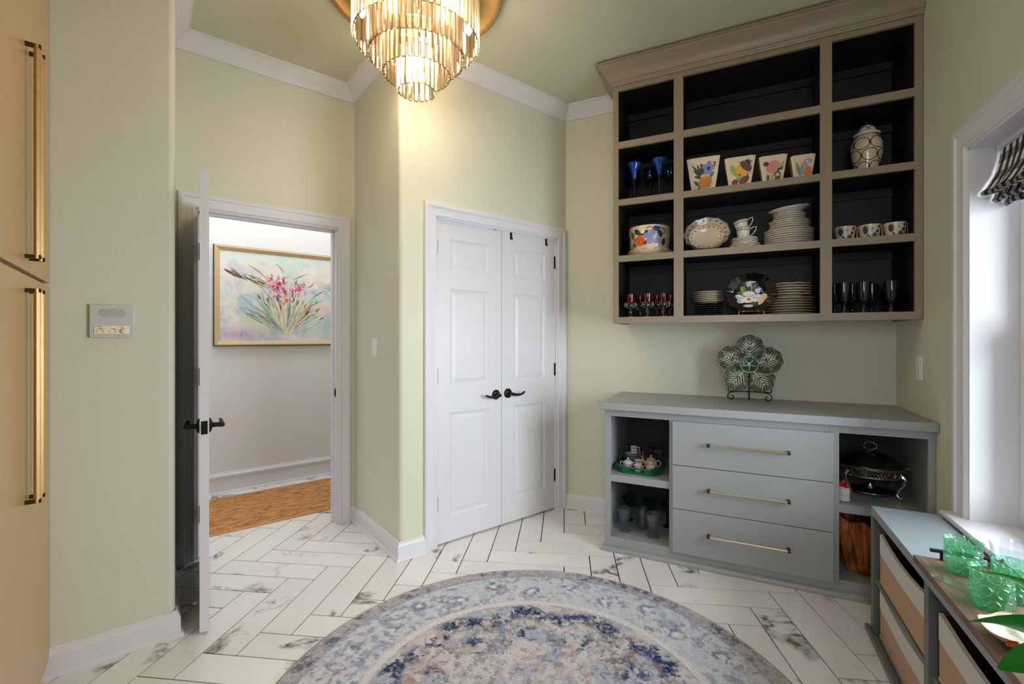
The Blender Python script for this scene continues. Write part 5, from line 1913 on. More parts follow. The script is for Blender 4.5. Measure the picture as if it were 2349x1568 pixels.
def cyl_map(prof, zc0, zc1, ang0, spread):
    def f(u, v, off):
        z = zc0 + (zc1 - zc0) * v
        th = R(-90) + ang0 + u * spread
        r_ = interp(prof, z) + off + 0.0005
        return (r_ * math.cos(th), r_ * math.sin(th), z)
    return f


p.build('painted_motif', cyl_map(fprof[1:6], 0.052, 0.172, R(-6), 1.12), fb, step=0.00006)


# --- oval platters on easels
def easel(label, s, d, z, w_, h_, mat=EASELB, depth=0.05, rot=0.0, group=None):
    t = thing('plate_easel', label, 'easel', FA, s, d, z, rot, group)
    m = MB()
    for sx in (-1, 1):
        x = sx * w_ / 2
        m.tube([(x, -depth, 0.003), (x, -depth, 0.022), (x, -depth + 0.004, 0.003), (x * 0.7, depth * 0.3, 0.003), (x * 0.55, depth * 0.6, h_)], 0.0018, 6)
    obj('wire_frame', m, mat, t)
    m2 = MB()
    pts = []
    for i in range(40):
        pts.append((-w_ / 2 + w_ * i / 39, -depth + 0.0015 * math.cos(i * 1.4), 0.022 + 0.0015 * math.sin(i * 1.4)))
    m2.tube(pts, 0.0020, 6)
    obj('twisted_bar', m2, mat, t)
    return t


def oval_platter(label, s, d, z, a, b, tilt, seed, wav=0.02):
    t = thing('oval_platter', label, 'platter', FA, s, d, z)
    def mod(th, i, r_, zz):
        return (1 + (wav * math.cos(12 * th) if i >= 3 and i <= 6 else 0), 0)
    m = MB().lathe([(0, 0), (0.62, 0), (0.68, 0.004), (0.96, 0.014), (1.0, 0.016), (0.99, 0.0185), (0.70, 0.009), (0.64, 0.006), (0, 0.005)], 60, mod=mod)
    tm_ = Matrix.Rotation(R(-tilt), 4, 'X') @ Matrix.Translation((0, 0, b))
    m.v = [(x * a, -zz, y * b) for x, y, zz in m.v]
    m.xf(tm_)
    obj('dish', m, CREAM, t)
    p = Paint()
    rs_ = random.Random(seed)
    n = 18
    for k in range(n):
        th = 2 * PI * k / n
        r_ = 0.83
        u, v = r_ * math.cos(th), r_ * math.sin(th)
        for q in range(3):
            p.ell(u + rs_.uniform(-0.04, 0.04), v + rs_.uniform(-0.03, 0.03), 0.040, 0.026, rs_.choice([(78, 70, 78), (120, 100, 92), (92, 92, 104)]), rs_.uniform(0, 180), 8)
    for k in range(48):
        th = 2 * PI * k / 48
        p.ell(0.965 * math.cos(th), 0.965 * math.sin(th), 0.040, 0.020, (84, 64, 52), math.degrees(th) + 90, 6)

    def mp(u, v, off):
        r_ = math.hypot(u, v)
        dep = interp([(0.005, 0), (0.006, 0.64), (0.009, 0.70), (0.0185, 1.0), (0.0185, 1.2)], r_)
        q = tm_ @ Vector((u * a, -dep - off * 1.5 - 0.0006, v * b))
        return tuple(q)
    p.build('rim_pattern', mp, t, step=0.00001)
    return t


oval_platter('larger oval platter with grey floral rim standing at the back of its cubby', -0.146, 3.125, Z3 + 0.024, 0.134, 0.106, 9, 3)
oval_platter('smaller oval platter with dark scalloped floral rim standing before the larger one', -0.146, 3.075, Z3 + 0.022, 0.103, 0.079, 9, 4)
easel('brass wire easel holding the two oval floral platters', -0.146, 3.075, Z3, 0.128, 0.10, depth=0.050)

# --- cups on saucers
sc = plate_mesh(0.072, 0.016, 0.02, 10, 'saucer', IVORY, 40)
scb = plate_mesh(0.084, 0.018, 0.02, 10, 'saucer', IVORY, 40)
gname = 'saucers stacked under the two teacups'
for i in range(3):
    o = obj('saucer', scb, None, None, FA + i, pos(FA, 0.069, 3.10, Z3 + 0.0095 * i))
    tag(o, ('lowest', 'second from the bottom', 'third from the bottom')[i] + ' of the saucers stacked beneath the teacups', 'saucer', gname)
for i in range(4):
    o = obj('saucer', sc, None, None, FA + i, pos(FA, 0.067, 3.10, Z3 + 0.030 + 0.0095 * i))
    tag(o, ('fourth from the bottom', 'fifth from the bottom', 'sixth from the bottom', 'topmost')[i] + ' of the saucers stacked beneath the teacups', 'saucer', gname)


def cup(name, label, s, d, z, r, h, rot, mat=IVORY, tilt=0.0, flut=True, hs=1.0, group=None, paint=None, hmat=None, band=None, dirx=1, cat='cup'):
    t = thing(name, label, cat, FA, s, d, z, rot, group)
    def mod(th, i, r_, zz):
        return (1 + (0.02 * math.cos(16 * th) if flut and 1 < i < 6 else 0), 0)
    prof = [(0, 0), (r * 0.72, 0), (r * 0.74, 0.004), (r * 0.84, h * 0.35), (r * 0.93, h * 0.75), (r, h), (r * 0.965, h), (r * 0.88, h * 0.7), (r * 0.78, h * 0.3), (0, h * 0.12)]
    m = MB().lathe(prof, 40, mod=mod)
    tm_ = Matrix.Rotation(R(tilt), 4, 'Y')
    m.xf(tm_)
    obj('cup_body', m, mat, t)
    hp = [(r * 0.93, 0, h * 0.86), (r * 1.25, 0, h * 0.98), (r * (1.30 + 0.45 * hs), 0, h * 1.02), (r * (1.25 + 0.42 * hs), 0, h * 0.70), (r * 1.25, 0, h * 0.30), (r * 0.82, 0, h * 0.18)]
    hm = MB().tube(hp, r * 0.075, 8)
    hm.xf(tm_)
    obj('cup_handle', hm, hmat or mat, t)
    if paint:
        pb_ = Paint()
        paint(pb_)
        cm_ = cyl_map([(r * 0.74, 0.004), (r * 0.84, h * 0.35), (r * 0.93, h * 0.75), (r, h)], 0.06 * h, 0.97 * h, 0, 1.3)
        pb_.build('painted_motif', lambda u, v, o_: tuple(tm_ @ Vector(cm_(u, v, o_ + (r * 0.02 if flut else 0)))), t, step=0.00003)
    return t


def cup_floral(p):
    for k in range(9):
        u = -0.9 + 0.22 * k
        for q in range(3):
            p.ell(u + 0.05 * (q - 1), 0.74 + 0.05 * ((q * 7 + k) % 3 - 1), 0.035, 0.05, ((96, 92, 104), (120, 110, 120), (84, 84, 92))[q], 30 * q, 8)
    p.stroke([(-1.1, 0.97), (-0.5, 0.97), (0, 0.97), (0.5, 0.97), (1.1, 0.97)], 0.05, (70, 60, 56))


cup('teacup', 'upright floral teacup standing on the stack of saucers', 0.060, 3.10, Z3 + 0.078, 0.040, 0.062, 0, flut=True, paint=cup_floral)
cup('teacup', 'tilted floral teacup resting in the teacup below it', 0.056, 3.10, Z3 + 0.128, 0.040, 0.056, 0, tilt=-14, paint=cup_floral)

# --- tall plate stack
LS = (0.300, 3.165)
stack(plate_mesh(0.130, 0.022, 0.012, 12, 'plate', IVORY), 8, LS[0], LS[1], Z3, 0.0125, 'large white scalloped dinner plate, %s of the eight in tall stack', 'plate', 'large plates in the tall stack')
stack(plate_mesh(0.106, 0.020, 0.012, 12, 'plate', IVORY), 4, LS[0] + 0.004, LS[1], Z3 + 0.108, 0.0125, 'middle sized white plate, %s of four above the dinner plates', 'plate', 'middle plates in the tall stack')
stack(plate_mesh(0.086, 0.018, 0.012, 12, 'plate', IVORY), 3, LS[0] + 0.004, LS[1], Z3 + 0.164, 0.0125, 'small white plate, %s of three under the deep serving dish', 'plate', 'small plates in the tall stack')
o = obj('serving_dish', MB().lathe([(0, 0), (0.045, 0), (0.05, 0.004), (0.088, 0.020), (0.108, 0.030), (0.109, 0.034), (0.104, 0.034), (0.08, 0.022), (0.045, 0.008), (0, 0.006)], 48, mod=lambda t, i, r_, z: (1 + (0.012 * math.cos(10 * t) if 3 <= i <= 6 else 0), 0.0)), CHINAW, None, FA, pos(FA, LS[0] + 0.006, LS[1], Z3 + 0.206))
o.rotation_euler = (R(3), R(-5), FA)
tag(o, 'deep white serving dish crowning the tall stack of plates', 'dish')


# --- floral mugs
def mug_floral(p):
    p.ell(-0.72, 0.62, 0.20, 0.30, (44, 74, 110), 0)
    p.ell(-0.20, 0.66, 0.34, 0.30, (196, 200, 204), 0)
    for k in range(5):
        p.ell(-0.20 + 0.20 * math.cos(k * 1.26), 0.66 + 0.20 * math.sin(k * 1.26), 0.14, 0.15, (222, 220, 214), 0, 10)
    p.ell(-0.20, 0.68, 0.07, 0.08, (180, 150, 70))
    p.leaf(-0.20, 0.36, 0.24, 0.14, 0.24, (72, 92, 34))
    p.leaf(-0.12, 0.30, -0.10, 0.0, 0.20, (110, 110, 40))
    p.leaf(0.10, 0.40, 0.34, 0.62, 0.24, (36, 60, 96))
    p.leaf(0.24, 0.70, 0.38, 1.0, 0.24, (32, 70, 110))
    p.leaf(-0.66, 0.30, -0.36, 0.10, 0.12, (40, 60, 90))
    p.ell(-0.62, 0.84, 0.07, 0.08, (190, 84, 40))


for s, lab in ((0.555, 'wide floral cup closest to the stack of plates'), (0.664, 'wide floral cup in the middle of the row of three'), (0.772, 'wide floral cup nearest the window wall')):
    cup('floral_cup', lab, s, 3.05, Z3, 0.051, 0.078, R(20), CREAM, 0, False, 0.0, 'three floral cups in the display cabinet', mug_floral, TEAP)


# --- ruby goblets
def ruby(label, s, d, grp='ruby goblets in the display cabinet'):
    t = thing('ruby_goblet', label, 'goblet', FA, s, d, Z4, 0, grp)
    obj('cup', MB().lathe([(0, 0.092), (0.022, 0.092), (0.025, 0.100), (0.026, 0.148), (0.024, 0.148), (0.023, 0.102), (0, 0.098)], 24), RUBY, t)

    def kn(th, i, r_, z):
        return (1 + 0.10 * math.cos(10 * th + i * 1.5), 0)
    obj('beaded_base', MB().lathe([(0.020, 0.058), (0.031, 0.064), (0.037, 0.076), (0.036, 0.088), (0.028, 0.096), (0, 0.097)], 40, mod=kn), CLEARG, t)
    obj('stem', MB().lathe([(0, 0), (0.030, 0.001), (0.030, 0.004), (0.012, 0.010), (0.009, 0.016), (0.014, 0.032), (0.011, 0.044), (0.010, 0.050), (0.020, 0.058)], 24), CLEARG, t)
    return t


r0 = ruby('ruby cupped goblet with clear beaded bowl nearest the closet side', -0.594, 3.00)
dup(r0, FA, -0.486, 3.00, Z4, 'ruby cupped goblet with clear beaded bowl in the middle of front row')
dup(r0, FA, -0.388, 3.00, Z4, 'ruby cupped goblet with clear beaded bowl next to the small plates')
for s, lab in ((-0.560, 'ruby goblet in the back row behind the goblet nearest the closet'), (-0.450, 'ruby goblet in the back row behind the middle goblet'), (-0.365, 'ruby goblet in the back row closest to the small plates')):
    dup(r0, FA, s, 3.16, Z4, lab)

# --- small plates over black dotted plates
stack(plate_mesh(0.094, 0.014, 0.004, 12, 'plate', BLACKG), 6, -0.134, 3.13, Z4, 0.0135, 'black plate with dotted rim, %s of six under the cream edged plates', 'plate', 'black dotted plates')
dots = MB()
for i in range(5):
    for k in range(46):
        t = 2 * PI * k / 46
        dots.ball((0.0945 * math.cos(t), 0.0945 * math.sin(t), 0.0125 + 0.0135 * i), 0.0012, 6)
blacks = [o for o in bpy.data.objects if o.get('group') == 'black dotted plates']
dm = MB()
for k in range(46):
    t = 2 * PI * k / 46
    dm.ball((0.0945 * math.cos(t), 0.0945 * math.sin(t), 0.0130), 0.0013, 6)
dmm = dm.mesh('rim_dots')
dmm.materials.append(IVORY)
for b in blacks:
    obj('rim_dots', dmm, None, b, kind='stuff')
stack(plate_mesh(0.094, 0.014, 0.006, 12, 'plate', PLATEB), 6, -0.134, 3.13, Z4 + 0.083, 0.0115, 'cream edged small plate, %s of six above the black dotted plates', 'plate', 'cream edged small plates')
# --- stacks beside the magnolia platter
stack(plate_mesh(0.138, 0.012, 0.0, 1, 'plate', PLATEB), 7, 0.300, 3.165, Z4, 0.0150, 'large flat brown plate, %s of seven behind the magnolia platter', 'plate', 'flat plates under the wavy plates')
stack(plate_mesh(0.114, 0.018, 0.02, 9, 'plate', PLATEB), 5, 0.305, 3.165, Z4 + 0.108, 0.0150, 'wavy edged brown plate, %s of five behind the magnolia platter', 'plate', 'wavy edged plates')

# --- magnolia platter
mg = thing('magnolia_platter', 'round black platter with wavy rim painted with white magnolias', 'platter', FA, 0.098, 3.02, Z4 + 0.012)
MA, MBb = 0.134, 0.118
tmg = Matrix.Rotation(R(-8), 4, 'X') @ Matrix.Translation((0, 0, MBb))


def wv_(th, i, r_, z):
    return (1 + (0.022 * math.cos(18 * th) if 3 <= i <= 5 else 0), 0)


m = MB().lathe([(0, 0), (0.6, 0), (0.66, 0.006), (0.96, 0.020), (1.0, 0.023), (0.98, 0.025), (0.70, 0.010), (0.62, 0.005), (0, 0.004)], 108, mod=wv_)
m.v = [(x * MA, -z, y * MBb) for x, y, z in m.v]
m.xf(tmg)
obj('dish', m, BLACKG, mg)
p = Paint()
DGn, LGn, WHT, GRW, BLG = (40, 70, 30), (140, 160, 44), (226, 222, 214), (160, 168, 190), (60, 70, 92)
for a, b, c, d, w_, col in ((-0.30, 0.0, -0.72, 0.10, 0.30, DGn), (-0.2, 0.05, -0.50, 0.50, 0.34, LGn), (-0.12, 0.05, -0.30, 0.60, 0.30, DGn), (0.02, 0.10, 0.06, 0.66, 0.34, LGn), (-0.10, 0.1, -0.06, 0.50, 0.22, DGn), (0.1, 0.1, 0.24, 0.46, 0.2, (36, 80, 60)), (-0.5, -0.35, -0.66, -0.66, 0.2, (30, 84, 60)), (0.0, -0.5, 0.34, -0.80, 0.3, (30, 84, 60)), (-0.2, -0.62, -0.4, -0.84, 0.2, (30, 84, 60))):
    p.leaf(a, b, c, d, w_, col)
for a, b, c, d in ((-0.3, 0.0, -0.62, 0.12), (-0.2, 0.05, -0.36, 0.52), (0.02, 0.1, 0.05, 0.6)):
    p.stroke([(a, b), (c, d)], 0.018, (214, 210, 150))
p.ell(0.20, 0.62, 0.16, 0.10, BLG, -20)
p.leaf(0.30, 0.50, 0.62, 0.02, 0.20, (96, 108, 134))
p.ell(0.32, 0.18, 0.12, 0.16, (206, 208, 220), 20)
p.ell(0.40, 0.28, 0.10, 0.08, (206, 208, 220), 20)
p.flower(0.36, -0.34, 0.18, (206, 210, 226), (206, 210, 226), 5, 0)
p.ell(0.62, -0.20, 0.17, 0.22, (228, 190, 150), -20)
p.ell(0.50, -0.48, 0.12, 0.26, (228, 190, 150), -30)
for a, b, r1, r2, ro in ((-0.52, -0.20, 0.26, 0.15, 150), (-0.10, 0.02, 0.30, 0.17, 0), (0.26, -0.14, 0.22, 0.12, 10), (0.16, -0.36, 0.20, 0.13, -20), (-0.46, -0.40, 0.22, 0.16, 20)):
    p.ell(a, b, r1 + 0.02, r2 + 0.02, GRW, ro)
    p.ell(a + 0.01, b - 0.02, r1, r2 * 0.9, WHT, ro)
p.ell(-0.14, -0.34, 0.30, 0.22, (150, 150, 150), 0)
p.ell(-0.14, -0.36, 0.29, 0.21, (236, 228, 206), 0)
p.flower(-0.10, -0.34, 0.10, (226, 120, 30), (196, 90, 20), 6)
p.ell(-0.12, -0.76, 0.24, 0.10, (196, 200, 210), 0)
p.ell(0.12, 0.52, 0.05, 0.12, (50, 60, 80), 0)


def mpm(u, v, off):
    u2, v2 = u * 0.80, v * 0.80 - 0.04
    r_ = math.hypot(u2, v2)
    dep = interp([(0.004, 0), (0.005, 0.62), (0.010, 0.70), (0.025, 0.98), (0.025, 1.3)], r_)
    return tuple(tmg @ Vector((u2 * MA, -dep - off - 0.0006, v2 * MBb)))


p.build('painted_magnolias', mpm, mg, step=0.00008)
easel('brass wire easel holding the black magnolia platter', 0.098, 3.025, Z4, 0.128, 0.10, depth=0.046)


# --- smoky pressed glass goblets
def smoky(label, s, d):
    t = thing('smoky_goblet', label, 'goblet', FA, s, d, Z4, 0, 'smoky goblets in the display cabinet')

    def pm_(th, i, r_, z):
        return (1 + (0.03 * math.cos(14 * th + 3 * (i % 2)) if 1 <= i <= 6 else 0), 0)
    obj('bowl', MB().lathe([(0, 0.064), (0.022, 0.066), (0.027, 0.078), (0.028, 0.100), (0.030, 0.112), (0.031, 0.130), (0.0325, 0.150), (0.033, 0.166), (0.031, 0.166), (0.029, 0.14), (0.024, 0.082), (0, 0.074)], 42, mod=pm_), SMOKE, t)
    obj('stem', MB().lathe([(0, 0), (0.030, 0.001), (0.031, 0.004), (0.014, 0.012), (0.010, 0.024), (0.013, 0.034), (0.009, 0.044), (0.012, 0.054), (0.020, 0.066)], 24), SMOKE, t)
    return t


s0 = smoky('smoky glass goblet in front row closest to the plates', 0.546, 3.03)
dup(s0, FA, 0.634, 3.03, Z4, 'smoky glass goblet in the middle of the front row')
dup(s0, FA, 0.752, 3.03, Z4, 'smoky glass goblet in front row nearest the window wall')
for s, lab in ((0.530, 'smoky goblet in back row closest to the plates'), (0.612, 'smoky goblet in back row just behind the middle front one'), (0.700, 'smoky goblet in back row seen between two front goblets'), (0.790, 'smoky goblet in back row nearest the window wall')):
    dup(s0, FA, s, 3.17, Z4, lab)

# ------------------------------------------------------------------ cabbage plate on the counter
cb = thing('cabbage_platter', 'green cabbage leaf platter of five leaves round a heart on black easel', 'platter', FA, 0.095, 3.225, 0.9065)
tcb = Matrix.Translation((0, 0, 0.222)) @ Matrix.Rotation(R(-10), 4, 'X')
for k, a in enumerate((88, 160, 232, 304, 16)):
    m = MB()
    n, w_ = 16, 40
    Rl = 0.086
    uvs = [(0.5, 0.5)]
    rings_ = [[(0, 0)]]
    vs = [(0, -0.004, 0)]
    for i in range(1, 9):
        r_ = Rl * i / 8
        for j in range(w_):
            t = 2 * PI * j / w_
            rr = r_ * (1 + (0.03 * math.sin(9 * t + k) if i >= 7 else 0))
            x, z = rr * math.cos(t), rr * 1.04 * math.sin(t)
            y = 0.010 - 0.016 * (r_ / Rl) ** 2 + 0.002 * math.sin(9 * t) * (i / 8)
            vs.append((x, y, z))
            uvs.append((0.5 + 0.5 * x / Rl, 0.5 + 0.5 * z / Rl))
    back = len(vs)
    fs = [(0, 1 + j, 1 + (j + 1) % w_) for j in range(w_)]
    for i in range(7):
        a0_, b0_ = 1 + i * w_, 1 + (i + 1) * w_
        fs += [(a0_ + j, b0_ + j, b0_ + (j + 1) % w_, a0_ + (j + 1) % w_) for j in range(w_)]
    m.add(vs, fs)
    m.uv = uvs
    lm = tcb @ Matrix.Rotation(R(90 - a), 4, 'Y') @ Matrix.Translation((0, 0.004 * (k % 2), 0.100))
    m.xf(lm)
    lf = obj('cabbage_leaf', m, CABB, cb, angle=70)
    sd_ = lf.modifiers.new('thickness', 'SOLIDIFY')
    sd_.thickness = 0.004
    sd_.offset = 0
    vm = MB()

    def yy(x, z):
        return 0.010 - 0.016 * ((x * x + z * z) / Rl ** 2) - 0.003
    vm.tube([(0, yy(0, z) - 0.0005, z) for z in [-0.078 + 0.0145 * i for i in range(10)]], [0.0052, 0.0050, 0.0047, 0.0042, 0.0037, 0.0032, 0.0027, 0.0022, 0.0017, 0.0012], 6)
    for i in range(6):
        z0_ = -0.056 + 0.019 * i
        for sg in (-1, 1):
            pts = []
            for q in range(7):
                x = sg * (0.060 - 0.007 * i) * q / 6
                z = z0_ + abs(x) * (0.75 + 0.04 * q)
                pts.append((x, yy(x, z), z))
            vm.tube(pts, [0.0028, 0.0026, 0.0023, 0.0020, 0.0017, 0.0014, 0.0010], 5)
            for q in (2, 4):
                x, _, z = pts[q]
                for s2 in (1, -1):
                    x2, z2 = x + sg * 0.016 * (0.9 if s2 > 0 else 0.5), z + 0.013 * s2 + 0.004
                    if x2 * x2 + z2 * z2 < (Rl * 0.93) ** 2:
                        vm.tube([(x, yy(x, z), z), (x2, yy(x2, z2), z2)], [0.0014, 0.0009], 5)
    # pale edge of the leaf
    ed = []
    for j in range(w_):
        ed.append(vs[1 + 7 * w_ + j])
    vm.tube(ed, 0.0014, 5, closed=True)
    vm.xf(lm)
    obj('leaf_veins', vm, VEINM, lf, label='pale raised veins')
m = MB()
w_ = 36
vs = [(0, 0.004, 0)]
uvs = [(0.5, 0.5)]
Rl = 0.051
for i in range(1, 7):
    r_ = Rl * i / 6
    for j in range(w_):
        t = 2 * PI * j / w_
        rr = r_ * (1 + (0.035 * math.sin(10 * t) if i >= 5 else 0))
        vs.append((rr * math.cos(t), 0.004 - 0.016 * (i / 6) ** 2, rr * math.sin(t)))
        uvs.append((0.5 + 0.5 * math.cos(t) * i / 6, 0.5 + 0.5 * math.sin(t) * i / 6))
fs = [(0, 1 + j, 1 + (j + 1) % w_) for j in range(w_)]
for i in range(5):
    a0_, b0_ = 1 + i * w_, 1 + (i + 1) * w_
    fs += [(a0_ + j, b0_ + j, b0_ + (j + 1) % w_, a0_ + (j + 1) % w_) for j in range(w_)]
m.add(vs, fs)
m.uv = uvs
hm_ = tcb @ Matrix.Translation((0, -0.014, 0.0))
m.xf(hm_)
ht_ = obj('cabbage_heart', m, CABC, cb, angle=70)
sd_ = ht_.modifiers.new('thickness', 'SOLIDIFY')
sd_.thickness = 0.004
sd_.offset = 0
vm = MB()
for k in range(5):
    t = R(-90 + 72 * k)
    vm.tube([(0, -0.001, 0), (0.020 * math.cos(t), -0.003, 0.020 * math.sin(t)), (0.040 * math.cos(t), -0.008, 0.040 * math.sin(t))], [0.003, 0.0024, 0.0012], 6)
vm.tube(vs[1 + 5 * w_:1 + 6 * w_], 0.0014, 5, closed=True)
vm.xf(hm_)
obj('heart_veins', vm, VEINM, ht_, label='pale star veins')
ez = thing('plate_easel', 'black wrought iron scroll easel under the cabbage platter on the counter', 'easel', FA, 0.095, 3.190, 0.9065)
m = MB()
for sx in (-1, 1):
    x = sx * 0.118
    m.tube([(x, -0.012, 0.082), (x, -0.012, 0.060), (sx * 0.100, -0.012, 0.058), (0, -0.004, 0.060)], 0.0035, 8)
    cx_, cz_ = sx * 0.102, 0.0275
    pts = [(sx * 0.085, -0.010, 0.056)]
    for i in range(20):
        a = R(95 + 18.5 * i)
        r_ = 0.0245 - 0.0008 * i
        pts.append((cx_ - sx * 0.002 + sx * -r_ * math.cos(a) * -1 * -1, -0.012, cz_ + r_ * math.sin(a) - 0.0003 * i))
    m.tube(pts, 0.0032, 8)
obj('scroll_feet', m, BLACKI, ez)
obj('back_leg', MB().tube([(0, -0.006, 0.0035), (0, -0.004, 0.060), (0, 0.052, 0.26)], 0.0035, 8).tube([(0, 0.052, 0.26), (0, 0.10, 0.004)], 0.003, 8), BLACKI, ez)

# ------------------------------------------------------------------ tea set on green tray (open cubby of the base cabinet)
TZ = 0.4655
tr = thing('green_tray', 'green lacquer octagonal tray with gold edge holding a small tea set', 'tray', FA, -0.522, 2.985, TZ)
oc = [(-0.085, -0.150), (0.080, -0.150), (0.134, -0.095), (0.134, 0.110), (0.080, 0.165), (-0.085, 0.165), (-0.138, 0.110), (-0.138, -0.095)]
obj('tray_base', MB().prism([(x * 0.97, y * 0.97) for x, y in oc], 0.0008, 0.006), TRAYG, tr)
for i in range(8):
    (xa, ya), (xb, yb) = oc[i], oc[(i + 1) % 8]
    H = 0.040
    L_ = math.hypot(xb - xa, yb - ya)
    nx, ny = (yb - ya) / L_ * -0.004, (xb - xa) / L_ * 0.004

    def quadp(q0, q1, z0, z1, mb):
        pa = (xa + (xb - xa) * q0, ya + (yb - ya) * q0)
        pb2 = (xa + (xb - xa) * q1, ya + (yb - ya) * q1)
        mb.prism([pa, pb2, (pb2[0] + nx, pb2[1] + ny), (pa[0] + nx, pa[1] + ny)], z0, z1)
    m = MB()
    if i in (0, 4):
        quadp(0, 0.22, 0.0008, H, m)
        quadp(0.78, 1, 0.0008, H, m)
        quadp(0.22, 0.78, 0.0008, 0.014, m)
        quadp(0.22, 0.78, 0.030, H, m)
    else:
        quadp(0, 1, 0.0008, H, m)
    wl = obj('tray_side', m, TRAYG, tr, smooth=False)
    m2 = MB()
    quadp(0, 1, H, H + 0.0015, m2)
    obj('gold_edge', m2, BRASS, wl)
TB = TZ + 0.0065


def stripe(mat_line=(40, 44, 40)):
    def f(p):
        p.stroke([(-2.0 + 0.2 * i, 0.90) for i in range(21)], 0.08, mat_line)
        p.ell(0.1, 0.45, 0.07, 0.16, (60, 110, 70))
        p.ell(-0.5, 0.45, 0.05, 0.12, (60, 110, 70))
    return f


for i in range(5):
    me_ = plate_mesh(0.046, 0.012, 0.0, 1, 'saucer', CHINAW, 32) if i == 0 else me_
    o = obj('tea_saucer', me_, None, None, FA, pos(FA, -0.600 + 0.002 * (i % 2), 3.075, TB + 0.0125 * i))
    tag(o, 'white tea saucer, %s of five stacked on the green tray' % ('lowest' if i == 0 else 'topmost' if i == 4 else ORD[i] + ' from the bottom'), 'saucer', 'tea saucers on the green tray')
    if i == 0:
        rm_ = MB().tube([(0.0455 * math.cos(2 * PI * k / 32), 0.0455 * math.sin(2 * PI * k / 32), 0.0108) for k in range(32)], 0.0014, 6, closed=True).mesh('dark_rim')
        rm_.materials.append(BLACK)
    obj('dark_rim', rm_, None, o)
cup('tea_cup', 'white cup with dark band perched on the stack of tea saucers', -0.585, 3.075, TB + 0.064, 0.025, 0.044, R(10), CHINAW, 0, False, 0.2, None, stripe())
cup('tea_cup', 'white cup with dark band below the creamer at the tray front', -0.530, 2.905, TB, 0.025, 0.036, R(-20), CHINAW, 0, False, 0.2, None, stripe())
cup('tea_cup', 'white cup with dark band in front of the peach teapot', -0.452, 2.905, TB, 0.026, 0.034, R(150), CHINAW, 0, False, 0.2, None, stripe())
cup('creamer', 'white creamer with dark band holding little spoons', -0.535, 2.965, TB, 0.028, 0.052, R(-5), CHINAW, 0, False, 0.3, None, stripe(), cat='creamer')
for k, (dx, dy, rot, lab) in enumerate(((-0.010, 0.004, -14, 'small peach handled spoon leaning toward saucers in the creamer'), (0.004, 0.0, 3, 'small peach handled spoon standing upright in the creamer'), (0.012, 0.004, 9, 'small peach handled spoon leaning toward teapot in the creamer'))):
    m = MB().tube([(0, 0, 0), (0, 0, 0.075), (0, 0, 0.100)], [0.0018, 0.0028, 0.0052], 8, flat=0.5)
    o = obj('teaspoon', m, TEAP, None, FA, pos(FA, -0.535 + dx, 2.965 + dy, TB + 0.008))
    o.rotation_euler = (0, R(rot), FA)
    tag(o, lab, 'spoon')
sg_ = thing('sugar_bowl', 'white lidded sugar bowl with two handles on the green tray', 'sugar bowl', FA, -0.597, 2.945, TB, R(15))
obj('body', MB().lathe([(0, 0), (0.022, 0), (0.032, 0.014), (0.034, 0.028), (0.028, 0.038), (0, 0.038)], 28), CHINAW, sg_)
obj('lid', MB().lathe([(0.030, 0.038), (0.027, 0.043), (0.012, 0.051), (0.004, 0.053), (0.007, 0.059), (0.005, 0.065), (0, 0.066)], 24), CHINAW, sg_)
for sx in (-1, 1):
    obj('bowl_handle', MB().tube([(sx * 0.030, 0, 0.034), (sx * 0.044, 0, 0.040), (sx * 0.050, 0, 0.028), (sx * 0.044, 0, 0.014), (sx * 0.031, 0, 0.014)], 0.003, 8), CHINAW, sg_)
obj('dark_band', MB().tube([(0.0345 * math.cos(2 * PI * k / 32), 0.0345 * math.sin(2 * PI * k / 32), 0.030) for k in range(32)], 0.0012, 6, closed=True), BLACK, sg_)
tp = thing('teapot', 'small peach teapot with dark lid line on the green tray', 'teapot', FA, -0.462, 2.985, TB, R(-12))
obj('body', MB().lathe([(0, 0), (0.026, 0), (0.034, 0.010), (0.038, 0.030), (0.034, 0.050), (0.028, 0.058), (0, 0.058)], 32), TEAP, tp)
obj('lid', MB().lathe([(0.029, 0.059), (0.026, 0.064), (0.012, 0.072), (0.005, 0.075), (0.007, 0.081), (0.005, 0.087), (0, 0.088)], 24), TEAP, tp)
obj('lid_line', MB().tube([(0.0285 * math.cos(2 * PI * k / 28), 0.0285 * math.sin(2 * PI * k / 28), 0.0585) for k in range(28)], 0.0014, 6, closed=True), BLACK, tp)
obj('spout', MB().tube([(-0.030, 0, 0.022), (-0.046, 0, 0.034), (-0.052, 0, 0.056), (-0.062, 0, 0.068)], [0.010, 0.008, 0.006, 0.0045], 10), TEAP, tp)
obj('teapot_handle', MB().tube([(0.030, 0, 0.052), (0.050, 0, 0.060), (0.062, 0, 0.048), (0.058, 0, 0.028), (0.036, 0, 0.014)], 0.0034, 8), TEAP, tp)
cm_ = thing('glass_compote', 'clear ribbed glass compote behind the teapot on the green tray', 'compote', FA, -0.440, 3.085, TB, 0)
obj('bowl', MB().lathe([(0, 0.05), (0.014, 0.052), (0.024, 0.070), (0.036, 0.105), (0.048, 0.122), (0.046, 0.123), (0.034, 0.107), (0.020, 0.072), (0, 0.058)], 48, mod=lambda t, i, r_, z: (1 + 0.03 * math.cos(16 * t) * (i > 0), 0)), CLEARG, cm_)
obj('foot', MB().lathe([(0, 0), (0.034, 0.001), (0.034, 0.004), (0.010, 0.016), (0.008, 0.034), (0.014, 0.052)], 28), CLEARG, cm_)

# --- glasses on the cubby floor below
GZ = 0.0865


